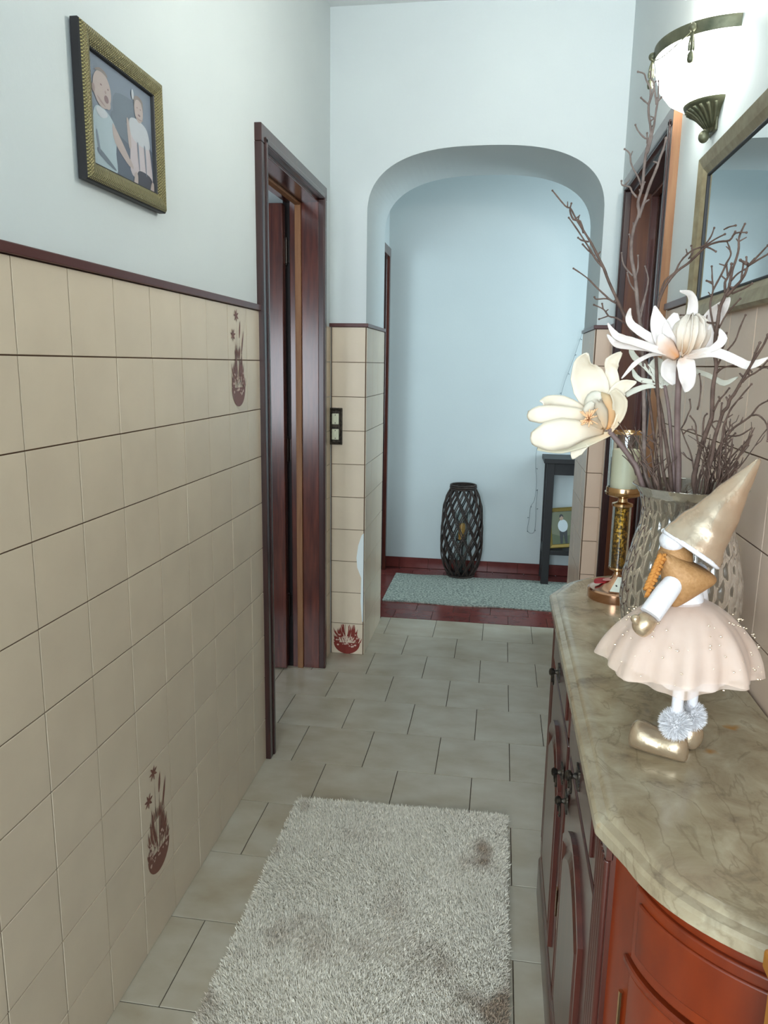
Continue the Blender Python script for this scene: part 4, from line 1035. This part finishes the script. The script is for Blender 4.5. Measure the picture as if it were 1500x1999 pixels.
# left magnolia
y0 = 1.372
f1 = thing('artificial_magnolia', 'wide-open cream foam magnolia drooping to the left of the vase', 'artificial flower', tuple(at(1190, 842, y0)))
part('stem', MB().tube(sm([at(1190, 842, y0), at(1212, 868, 1.37), at(1235, 900, 1.365), at(1250, 932, 1.362), VC + Vector((-.03, 0, .20)), VC + Vector((.01, .0, .03))], 4), .0046, 10), m_stem, f1, smooth=True)
part('calyx', MB().ell(at(1191, 841, y0 + .004), (.007, .007, .008), 12, 8), m_stem, f1, smooth=True)
CR = (238, 226, 206)
petal(f1, [(1180, 830), (1167, 796), (1154, 756), (1144, 727), (1141, 706), (1148, 690)], [8, 24, 31, 28, 17, 2], [y0, y0 + .02, y0 + .03, y0 + .025, y0 + .01, y0 - .01], .30, CR, PEACH)
petal(f1, [(1190, 835), (1197, 790), (1195, 745), (1194, 722), (1197, 706), (1214, 688)], [6, 14, 13, 10, 13, 2], [y0, y0 + .025, y0 + .03, y0 + .03, y0 + .022, y0 + .012], .35, CR, PEACH)
petal(f1, [(1190, 832), (1198, 785), (1212, 759), (1228, 751), (1243, 746)], [8, 15, 13, 9, 1], [y0, y0 + .01, y0 + .01, y0, y0 - .01], .4, CR, PEACH)
petal(f1, [(1188, 842), (1206, 812), (1210, 785), (1196, 762)], [6, 11, 13, 6], [y0 - .0, y0 + .0, y0 - .005, y0 - .01], .5, (212, 198, 174), PEACH)
petal(f1, [(1184, 838), (1186, 808), (1178, 782), (1160, 770)], [6, 15, 15, 5], [y0 - .004, y0 - .008, y0 - .012, y0 - .004], -.6, (220, 196, 158), ORG, bl=.8)
petal(f1, [(1180, 838), (1172, 812), (1160, 790), (1162, 776), (1174, 772)], [5, 16, 16, 12, 5], [y0 - .008, y0 - .022, y0 - .030, y0 - .036, y0 - .040], -.5, (216, 210, 194), PEACH, bl=.6)
petal(f1, [(1178, 836), (1160, 822), (1150, 800), (1158, 785)], [4, 10, 10, 3], [y0 - .01, y0 - .03, y0 - .04, y0 - .045], -.5, (214, 206, 190), PEACH, bl=.6)
petal(f1, [(1165, 832), (1133, 800), (1100, 786), (1074, 784), (1060, 788)], [5, 9, 12, 11, 7], [y0, y0 + .004, y0 + .005, y0 - .005, y0 - .02], -.4, CR, PEACH)
petal(f1, [(1172, 836), (1138, 812), (1092, 808), (1052, 809), (1030, 812)], [5, 11, 15, 15, 8], [y0 - .0, y0 - .018, y0 - .03, y0 - .035, y0 - .02], -.35, CR, PEACH)
petal(f1, [(1180, 842), (1150, 840), (1106, 845), (1066, 852), (1036, 856)], [5, 14, 27, 25, 10], [y0 - .004, y0 - .03, y0 - .045, y0 - .05, y0 - .035], -.3, CR, PEACH)
petal(f1, [(1192, 846), (1146, 862), (1095, 874), (1050, 872)], [4, 9, 10, 6], [y0, y0 - .01, y0 - .018, y0 - .02], .4, (212, 204, 180), PEACH)
petal(f1, [(1140, 862), (1126, 880), (1118, 896)], [12, 11, 1], [y0 - .01, y0 - .004, y0 + .0], .3, CR)
st = MB(); rnd = random.Random(4)
c0 = at(1150, 818, y0 - .04)
for k_ in range(46):
    d = Vector((rnd.uniform(-1, .5), rnd.uniform(-1, -.1), rnd.uniform(-.8, .9))).normalized(); L_ = rnd.uniform(.012, .022)
    st.tube([c0 + d * .002, c0 + d * L_ + Vector((0, 0, .002))], [.0008, .0011], 5)
me_st = part('stamens', st, mat('peach_stamens', (244, 196, 150), .6), f1, smooth=True)
# upper flower with long curling sepals
y2 = 1.318
f2 = thing('artificial_flower', 'blush-white foam flower with long curling petals at the top of the vase', 'artificial flower', tuple(at(1327, 700, y2)))
part('stem', MB().tube(sm([at(1329, 702, y2), at(1326, 740, 1.325), at(1323, 800, 1.335), at(1323, 870, 1.35), at(1325, 940, 1.36), VC + Vector((0, 0, .03))], 4), [.0058] * 4 + [.0050] * 17, 10), m_stem, f2, smooth=True)
W2 = (232, 222, 216)
for sp, hw, dp, cp in [
    ([(1327, 694), (1300, 688), (1275, 680), (1240, 668), (1215, 661), (1200, 652), (1187, 631)], [5, 5, 6, 6, 6, 5, 1], (0, -.02, -.03, -.04, -.05, -.055, -.05), .3),
    ([(1325, 696), (1295, 688), (1265, 681), (1233, 677), (1206, 673), (1195, 664), (1186, 653)], [5, 4, 4, 5, 5, 4, 1], (0, -.01, -.02, -.03, -.04, -.045, -.04), .3),
    ([(1322, 694), (1300, 680), (1276, 664), (1250, 647), (1232, 632), (1228, 618), (1231, 602)], [5, 6, 7, 7, 6, 5, 1], (0, -.004, 0, .005, .01, .01, .0), .3),
    ([(1322, 696), (1300, 692), (1275, 692), (1255, 700), (1238, 712), (1214, 739)], [3, 3, 3, 3.5, 4, 1], (0, .01, .02, .02, .02, .02), .2),
    ([(1335, 694), (1358, 692), (1382, 688), (1404, 690), (1436, 703), (1459, 713), (1479, 709), (1500, 698)], [6, 7, 8, 7.5, 7, 6.5, 5, 1], (0, -.03, -.05, -.06, -.075, -.08, -.085, -.085), .3),
    ([(1332, 698), (1358, 692), (1383, 684), (1402, 674), (1411, 661), (1406, 642)], [3, 3, 4, 6, 7, 1], (0, -.03, -.05, -.06, -.06, -.055), .3),
    ([(1335, 690), (1348, 650), (1351, 615), (1353, 592), (1347, 575), (1328, 568)], [6, 12, 9, 8, 6, 1], (.0, .03, .035, .03, .02, .005), .3),
    ([(1350, 680), (1380, 640), (1400, 612), (1414, 596), (1426, 581)], [7, 17, 14, 9, 1], (0, .02, .01, -.01, -.02), .3),
    ([(1335, 694), (1365, 680), (1388, 658), (1396, 632)], [6, 16, 18, 5], (0, .0, -.004, -.01), -.3),
    ([(1332, 698), (1339, 712), (1342, 735), (1343, 752), (1338, 766)], [4, 14, 13, 9, 1], (-.008, -.020, -.024, -.020, -.014), .4),
    ([(1322, 698), (1312, 712), (1308, 730), (1318, 750)], [4, 16, 14, 4], (.01, .02, .025, .02), .3),
    ([(1322, 696), (1300, 668), (1288, 640), (1282, 618), (1279, 597)], [9, 16, 14, 9, 1], (-.004, -.008, .0, .006, .0), .45),
    ([(1324, 696), (1315, 668), (1312, 645), (1315, 628), (1320, 611)], [6, 15, 15, 11, 3], (-.006, -.006, -.002, .004, .004), .5)]:
    petal(f2, sp, hw, [y2 + d for d in dp], cp, W2, (220, 188, 162), bl=.3)
petal(f2, [(1324, 698), (1308, 682), (1296, 668), (1290, 652)], [6, 14, 12, 3], [y2 - .012, y2 - .026, y2 - .032, y2 - .03], -.4, W2, ORG, bl=.9)
for k_ in range(8):   # inner rosette of cupped petals closing over each other
    a = 2 * PI * k_ / 8 + .3; rx = 21 * math.cos(a); dz = -.020 * math.sin(a)
    petal(f2, [(1334, 694), (1345 + rx * .9, 672), (1350 + rx * 1.05, 648), (1352 + rx * .75, 628), (1353 + rx * .25, 617)], [5, 13, 16, 13, 6],
          [y2, y2 + dz * 1.1 - .006, y2 + dz * 1.3 - .008, y2 + dz - .006, y2 + dz * .3 - .004], .4, (220, 208, 194), (222, 180, 134), nrm=Vector((math.cos(a), -math.sin(a) if abs(math.sin(a)) > .1 else -.1, .1)).normalized(), bl=.5)
part('core', MB().ell(at(1350, 655, y2 - .006), (.016, .014, .022), 14, 10), mat('cream_core', (248, 234, 216), .6), f2, smooth=True)
# third, paler flower behind
y3 = 1.372
f3 = thing('artificial_flower', 'pale narrow-petalled foam flower half hidden behind the upper flower', 'artificial flower', tuple(at(1296, 745, y3)))
G = (206, 204, 190)
for sp, hw in [([(1296, 745), (1275, 728), (1258, 712), (1240, 698), (1233, 684), (1238, 677)], [6, 6, 5, 5, 4, 1]), ([(1296, 748), (1270, 745), (1250, 741), (1240, 732), (1236, 720)], [5, 4, 4, 4, 1]),
               ([(1300, 755), (1290, 735), (1282, 715), (1290, 700)], [8, 14, 13, 5]), ([(1298, 750), (1335, 724), (1362, 726), (1390, 736), (1414, 748), (1441, 736)], [5, 5, 4, 4, 5, 1]),
               ([(1296, 752), (1265, 754), (1240, 762), (1222, 772)], [5, 4, 5, 4])]:
    petal(f3, sp, hw, [y3 + .004 * i for i in range(len(sp))], .3, G, G)
part('stem', MB().tube(sm([at(1298, 752, y3), at(1306, 800, y3), at(1312, 870, y3), at(1316, 935, y3), VC + Vector((.0, .02, .06))], 3), .003, 8), m_stem, f3, smooth=True)

# ------------------------------------------------------------------ gnome doll
DY = 1.072
ZM = .848
dl = thing('gnome_doll', 'gnome doll in a peach tulle skirt and tall gold pointed hat on the marble', 'doll', (.262, DY, ZM))
def dp(px, py, d=0): return at(px, py, DY + d)
# boots
def boot(off, toe, ank, label=None):
    mb = MB(); n = 14; secs = []
    t0 = Vector(toe); a0 = Vector(ank); ax_ = (a0 - t0); ax_.z = 0; L_ = ax_.length; ux = ax_.normalized(); uy = Vector((-ux.y, ux.x, 0))
    prof = [(-.04, .010, .030, .012), (.02, .018, .041, .019), (.14, .0235, .046, .023), (.34, .0245, .043, .024), (.55, .0225, .038, .022), (.74, .0215, .037, .021), (.92, .0215, .040, .020), (1.08, .0185, .038, .017), (1.20, .007, .024, .008)]
    vs = []; fs = []
    for (t, hw_, h_, _) in prof:
        for k_ in range(n):
            a = 2 * PI * k_ / n; zz = max(0.0006, h_ * .5 + h_ * .5 * math.sin(a)); vs.append(t0 + ux * (L_ * t) + uy * (hw_ * math.cos(a)) + Vector((0, 0, zz - t0.z + ZM)))
    for i in range(len(prof) - 1):
        for k_ in range(n): k2 = (k_ + 1) % n; fs.append((i * n + k_, i * n + k2, (i + 1) * n + k2, (i + 1) * n + k_))
    fs += [tuple(reversed(range(n))), tuple((len(prof) - 1) * n + k_ for k_ in range(n))]
    mb.add(vs, fs)
    def md(o):
        s_ = o.modifiers.new('sub', 'SUBSURF'); s_.levels = 1; s_.render_levels = 2
    return part('boot', mb, m_goldcloth, dl, smooth=True, mods=md)
boot(0, (.213, 1.080, ZM), (.274, 1.050, ZM)); boot(0, (.292, 1.150, ZM), (.299, 1.090, ZM))
def furball(c, r, n, seed, rot=None, name='fur_cuff'):
    rs = np.random.RandomState(seed); d = rs.normal(size=(n, 3)); d /= np.linalg.norm(d, axis=1)[:, None]
    base = d * np.array(r) * .55; col = np.ones((n, 3)) * np.array(s2l((248, 246, 248))) * rs.uniform(.85, 1, (n, 1))
    me_ = strands(n, base, d + rs.normal(0, .25, (n, 3)), rs.uniform(.30, .60, n) * np.mean(r), rs.uniform(.0005, .0009, n), col, seg=2, bend=.3, seed=seed)
    me_.materials.append(m_pile)
    core = MB().ell(c, (r[0] * .72, r[1] * .72, r[2] * .72), 16, 12); o = part(name, core, m_fur, dl, smooth=True)
    f = link('fur', me_, o, (0, 0, 0)); f['kind'] = 'stuff'; return o
L1, L2 = Vector((.267, 1.054, 0)), Vector((.296, 1.090, 0))
furball(Vector((.266, 1.053, ZM + .053)), (.022, .022, .026), 5200, 1); furball(Vector((.297, 1.090, ZM + .051)), (.021, .021, .024), 3600, 2)
for q, rr in ((L1, .0082), (L2, .0080)):
    part('leg', MB().tube([(q.x, q.y, ZM + .03), (q.x, q.y, ZM + .09), (q.x * .6 + .268 * .4, q.y * .6 + DY * .4, ZM + .16)], rr, 14), m_whitecloth, dl, smooth=True, angle=50)
# torso
WC = dp(1345, 1180)   # waist
part('torso', MB().ell(WC + Vector((-.008, .003, .008)), (.028, .024, .030), 20, 14), m_whitecloth, dl, smooth=True)
# skirt: layered tulle, scalloped and wide at the hem
def skirt(name, hem_px, z_hem, R0, amp, waves, ph, m, zlift=0, lob=0, nz=12, na=120):
    vs = []; fs = []; top_ = WC + Vector((0, 0, .004))
    for i in range(nz + 1):
        t = i / nz
        for k_ in range(na):
            a = 2 * PI * k_ / na
            rr = .016 + (R0 - .016) * (math.sin(PI / 2 * t) ** .80); 
            wv = amp * t ** 1.5 * (math.sin(waves * a + ph) + .5 * math.sin((waves * 2 + 1) * a + ph * 2))
            lobe = lob * t * t * math.exp(-((math.atan2(math.sin(a - math.radians(192)), math.cos(a - math.radians(192)))) / .38) ** 2)
            r_ = rr + wv + lobe
            drop = (top_.z - z_hem) * (t ** 1.35) + .006 * t * math.sin(3 * a + ph) - lobe * .25
            vs.append((top_.x - .002 + r_ * math.cos(a), top_.y + r_ * .92 * math.sin(a), top_.z - drop + zlift))
    for i in range(nz):
        for k_ in range(na): k2 = (k_ + 1) % na; fs.append((i * na + k_, i * na + k2, (i + 1) * na + k2, (i + 1) * na + k_))
    return part(name, MB().add(vs, fs), m, dl, smooth=True)
skirt('skirt_lining', None, .980, .080, .004, 9, .3, m_tulle_in)
skirt('tulle_skirt', None, .976, .092, .008, 7, 1.1, m_tulle, lob=.016)
skirt('tulle_skirt', None, .983, .098, .009, 8, 2.6, m_tulle, zlift=.003, lob=.020)
sq = MB(); rnd = random.Random(9)
for k_ in range(150):   # gold foil flecks scattered on the tulle
    a = rnd.uniform(0, 2 * PI); t = rnd.uniform(.25, .98); top_ = WC + Vector((0, 0, .004)); rr = .026 + (.098 - .026) * (math.sin(PI / 2 * t) ** .8) + .007
    p = Vector((top_.x - .002 + rr * math.cos(a), top_.y + rr * .92 * math.sin(a), top_.z - (top_.z - .980) * t ** 1.35 + .003)); s_ = rnd.uniform(.0006, .0014)
    sq.ell(p, (s_ * 1.6, s_, s_), 5, 4)
part('gold_flecks', sq, m_goldcloth, dl, kind='stuff')
# caramel felt hair mass (cape shape) hanging from under the hat
def blob(pts_r, name, m, flat=1.0, n=16, sub=True, parent=dl):
    """loft of ellipses: (centre, half across, half deep, across-dir)"""
    vs = []; fs = []
    for c, a_, b_, u_ in pts_r:
        u_ = Vector(u_).normalized(); w_ = Vector((0, 1, 0)); 
        for k_ in range(n):
            t = 2 * PI * k_ / n; vs.append(Vector(c) + u_ * (a_ * math.cos(t)) + w_ * (b_ * math.sin(t)))
    for i in range(len(pts_r) - 1):
        for k_ in range(n): k2 = (k_ + 1) % n; fs.append((i * n + k_, i * n + k2, (i + 1) * n + k2, (i + 1) * n + k_))
    fs += [tuple(reversed(range(n))), tuple((len(pts_r) - 1) * n + k_ for k_ in range(n))]
    def md(o):
        if sub: s_ = o.modifiers.new('sub', 'SUBSURF'); s_.levels = 1; s_.render_levels = 2
    return part(name, MB().add(vs, fs), m, parent, smooth=True, mods=md)
U = lambda p, q: (dp(*q) - dp(*p))
blob([(dp(1344, 1092, -.010), .034, .022, U((1300, 1066), (1390, 1112))), (dp(1343, 1104, -.014), .046, .028, U((1296, 1080), (1390, 1120))), (dp(1340, 1122, -.018), .040, .029, U((1300, 1110), (1378, 1136))),
      (dp(1333, 1142, -.020), .029, .025, U((1304, 1136), (1362, 1150))), (dp(1324, 1162, -.020), .018, .018, U((1306, 1158), (1344, 1168))), (dp(1314, 1186, -.018), .004, .006, U((1308, 1184), (1318, 1186)))], 'felt_collar', m_felt)
part('face', MB().ell(dp(1318, 1090, -.002), (.024, .026, .026), 18, 12), m_felt, dl, smooth=True)
# flap of felt at the brim's left end, rounded
blob([(dp(1306, 1082, -.022), .010, .008, U((1296, 1076), (1316, 1090))), (dp(1312, 1098, -.026), .015, .010, U((1298, 1092), (1330, 1108))), (dp(1320, 1120, -.028), .013, .010, U((1306, 1116), (1336, 1128)))], 'felt_flap', m_felt)
# hat
hb, tip = dp(1349, 1070, .0), dp(1484, 896, .01)
axv = (tip - hb); Lh = axv.length; axn = axv.normalized(); s1 = axn.cross(Vector((0, 1, 0))).normalized(); s2 = axn.cross(s1)
vs = []; fs = []; n = 28; K = 16
for i in range(K + 1):
    t = i / K; rr = .043 * (1 - t) ** .92 + .0022; rr += .0012 * math.sin(i * 2.1) * (1 - t)
    for k_ in range(n):
        a = 2 * PI * k_ / n; w_ = 1 + .04 * math.sin(3 * a + i * .8); vs.append(hb + axn * (Lh * t) + (s1 * math.cos(a) + s2 * math.sin(a) * .9) * rr * w_)
for i in range(K):
    for k_ in range(n): k2 = (k_ + 1) % n; fs.append((i * n + k_, i * n + k2, (i + 1) * n + k2, (i + 1) * n + k_))
fs.append(tuple(K * n + k_ for k_ in range(n)))
part('pointed_hat', MB().add(vs, fs), m_hat, dl, smooth=True)
ring = [hb + (s1 * math.cos(a) + s2 * .9 * math.sin(a)) * .043 - axn * .001 for a in np.linspace(0, 2 * PI, 33)]
part('hat_trim', MB().tube(ring, .0035, 8), m_whitecloth, dl, smooth=True)
part('hat_lining', MB().ell(dp(1313, 1056, -.002), (.017, .024, .015), 18, 12), m_whitecloth, dl, smooth=True, label='white fleece puff under the hat brim')
# orange yarn braid
mb = MB(); p0, p1 = dp(1294, 1084, -.030), dp(1266, 1150, -.040)
for s_ in range(3):
    pts = []
    for i in range(25):
        t = i / 24; a = 2 * PI * (t * 3.2 + s_ / 3); pts.append(p0.lerp(p1, t) + Vector((.0045 * math.cos(a), .003 * math.sin(2 * a), .0025 * math.sin(a))))
    mb.tube(pts, .0028, 7)
for k_ in range(5): mb.tube([p1, p1 + Vector((-.004 + .002 * k_, 0, -.012))], [.0018, .0008], 5)
part('yarn_braid', mb, m_yarn, dl, smooth=True)
# arm and mitten
part('sleeve', MB().tube([dp(1318, 1135, -.03), dp(1300, 1158, -.045), dp(1270, 1200, -.058)], [.0135, .0150, .0150], 18), m_whitecloth, dl, smooth=True, angle=50)
hand = blob([(dp(1271, 1200, -.058), .0120, .012, U((1258, 1196), (1290, 1216))), (dp(1262, 1212, -.060), .0150, .014, U((1240, 1204), (1286, 1222))), (dp(1252, 1226, -.061), .0155, .014, U((1232, 1214), (1270, 1234))), (dp(1246, 1240, -.061), .0085, .009, U((1238, 1232), (1256, 1244)))], 'mitten', m_goldcloth)
blob([(dp(1243, 1200, -.066), .0050, .006, (1, 0, 0)), (dp(1238, 1208, -.067), .0065, .007, (1, 0, 0)), (dp(1246, 1222, -.065), .005, .006, (1, 0, 0))], 'mitten_thumb', m_goldcloth)
part('sleeve', MB().tube([WC + Vector((.012, .012, .05)), WC + Vector((.02, .03, .01)), WC + Vector((.03, .045, -.02))], [.011, .012, .011], 14), m_whitecloth, dl, smooth=True, angle=50)

# ------------------------------------------------------------------ wicker lantern
LN = Vector((-.222, 4.945, 0))
ln = thing('wicker_lantern', 'tall dark wicker lantern standing against the far wall', 'lantern', tuple(LN))
def lr(t):
    return float(np.interp(t, [0, .04, .12, .3, .55, .78, .90, .97, 1], [.085, .098, .122, .139, .137, .128, .108, .086, .080]))
Hn = .60
for sgn in (-1, 1):
    me = None
    for k_ in range(24):
        if me is None:
            pts = []
            for i in range(29):
                t = i / 28; a = sgn * t * 2.1; pts.append((lr(t) * math.cos(a) * (1 + .012 * math.sin(i * 1.3)), lr(t) * math.sin(a), .015 + Hn * t))
            me = MB().tube(pts, .0040, 6).mesh('wicker_strand', m_wicker, True)
        o = link('wicker_strand', me, ln, (0, 0, 0)); o.rotation_euler.z = 2 * PI * (k_ // 2) / 12 + (.085 if k_ % 2 else 0) + (.13 if sgn > 0 else 0)
for z, r_, tk in ((.006, .088, .006), (.016, .092, .005), (.60, .084, .006), (.612, .085, .006), (.624, .083, .006)):
    part('ring', MB().tube([LN + Vector((r_ * math.cos(a), r_ * math.sin(a), z)) for a in np.linspace(0, 2 * PI, 37)], tk, 8), m_wicker, ln, smooth=True)
for z, r_ in ((.2, .129), (.40, .136)):
    pass
part('base_disc', MB().lathe([(0, .004), (.088, .004), (.088, .014), (0, .014)], c=LN, n=36), m_wicker, ln)
part('glass_sleeve', MB().lathe([(.046, .016), (.048, .016), (.048, .44), (.046, .44), (.046, .016)], c=LN, n=28), m_glass, ln, smooth=True, angle=40)
part('candle_stand', MB().lathe([(0, .014), (.05, .014), (.05, .02), (.012, .03), (.010, .24), (.03, .25), (.03, .256), (0, .256)], c=LN, n=24), m_black, ln, smooth=True, angle=40)
lc = part('pillar_candle', MB().lathe([(0, .257), (.022, .257), (.022, .36), (.02, .364), (0, .362)], c=LN, n=24), m_amber, None, smooth=True, angle=40)
tag(lc, 'amber candle glimpsed inside the wicker lantern', 'candle')

# ------------------------------------------------------------------ dark shelf with photo
sh = thing('shelf_unit', 'low black-brown wooden shelf against the far wall right of the lantern', 'shelf', (.52, 4.96, 0))
for x in (.305, .70):
    for y in (4.84, 5.045): part('leg', MB().box((x, y, 0), (x + .048, y + .045, .80)), m_shelf, sh, bevel=.002)
part('top', MB().box((.285, 4.82, .80), (.765, 5.094, .83)), m_shelf, sh, bevel=.003)
part('apron', MB().box((.353, 4.85, .725), (.70, 4.868, .80)), m_shelf, sh, bevel=.002)
part('shelf_board', MB().box((.353, 4.84, .205), (.70, 5.09, .235)), m_shelf, sh, bevel=.002)
part('rail', MB().box((.305, 4.90, .205), (.353, 5.045, .255)), m_shelf, sh, bevel=.002)
fr = thing('photo_frame', 'small antique-gold framed photo of a figure in white on the dark shelf', 'picture', (.42, 4.93, .235))
U_, V_, N_ = Vector((.985, -.10, 0)).normalized(), Vector((-.12, .12, .98)).normalized(), None
U_ = Vector((.98, -.02, .12)).normalized(); N_ = U_.cross(V_).normalized() ; N_ = N_ if N_.y < 0 else -N_
FO = Vector((.350, 4.885, .2365))
mb = frame_rect(MB(), FO, U_, V_, N_, .19, .262, [(0, -.008), (0, .008), (.006, .012), (.024, .009), (.026, .003)]); 
mb.add([FO - N_ * .008, FO + U_ * .19 - N_ * .008, FO + U_ * .19 + V_ * .262 - N_ * .008, FO + V_ * .262 - N_ * .008], [(0, 1, 2, 3)])
part('frame', mb, m_gold_dk, fr)
q = {k_: mat('small_print_' + k_, c_, .4) for k_, c_ in dict(bg=(112, 116, 90), green=(84, 96, 66), white=(206, 216, 220), dark=(44, 50, 52), skin=(178, 150, 130)).items()}
mb = MB(); FI = FO + U_ * .024 + V_ * .024 + N_ * .003; fw, fh = .142, .214
def S2(poly, m, lay): C2(mb, poly, q[m], lay, FI, fw, fh, (U_, V_, N_))
S2([(0, 0), (1, 0), (1, 1), (0, 1)], 'bg', 0); S2([(0, 0), (1, 0), (1, .3), (.5, .22), (0, .34)], 'green', 1)
S2([(.36, .02), (.46, .02), (.52, .3), (.58, .02), (.68, .02), (.70, .42), (.36, .42)], 'dark', 2)
S2(ellp(.52, .56, .22, .19), 'white', 3); S2(ellp(.48, .80, .085, .075), 'skin', 4); S2([(.39, .80), (.40, .88), (.48, .92), (.56, .88), (.57, .80), (.5, .86)], 'dark', 5)
part('photo_print', mb, None, fr, clean=False)
part('strut', MB().box((.42, 4.915, .2365), (.44, 4.985, .244)).tube([(.43, 4.915, .40), (.43, 4.985, .243)], .004, 6), m_gold_dk, fr)

# string of tiny lights hanging on the far wall
ys = YF - .004
def ff(px, py): return at(px, py, ys)
sl = thing('string_lights', 'thin string of tiny lights hanging loosely on the far wall beside the shelf', 'string lights', tuple(ff(1045, 1040)))
wire = [(1141, 640), (1131, 668), (1122, 695), (1112, 722), (1103, 745), (1090, 790), (1070, 840), (1050, 872), (1046, 905), (1048, 940), (1044, 975), (1036, 990), (1034, 1010), (1030, 1036), (1042, 1040), (1046, 1020), (1047, 985), (1050, 955)]
W_ = sm([ff(*p) for p in wire], 4)
W_ = [p + Vector((0, -.001 - .002 * abs(math.sin(i * .9)), 0)) for i, p in enumerate(W_)]
part('wire', MB().tube(W_, .0012, 5), m_bulbwire, sl, smooth=True)
for i in range(3, len(W_) - 1, 5):
    d = Vector((math.cos(i * 2.3), 0, math.sin(i * 1.7))).normalized()
    part('bulb', MB().ell(W_[i] + d * .010 + Vector((0, -.003, 0)), (.0035, .003, .0035), 8, 6).tube([W_[i], W_[i] + d * .010], .0009, 5), m_bulbwire, sl, smooth=True)
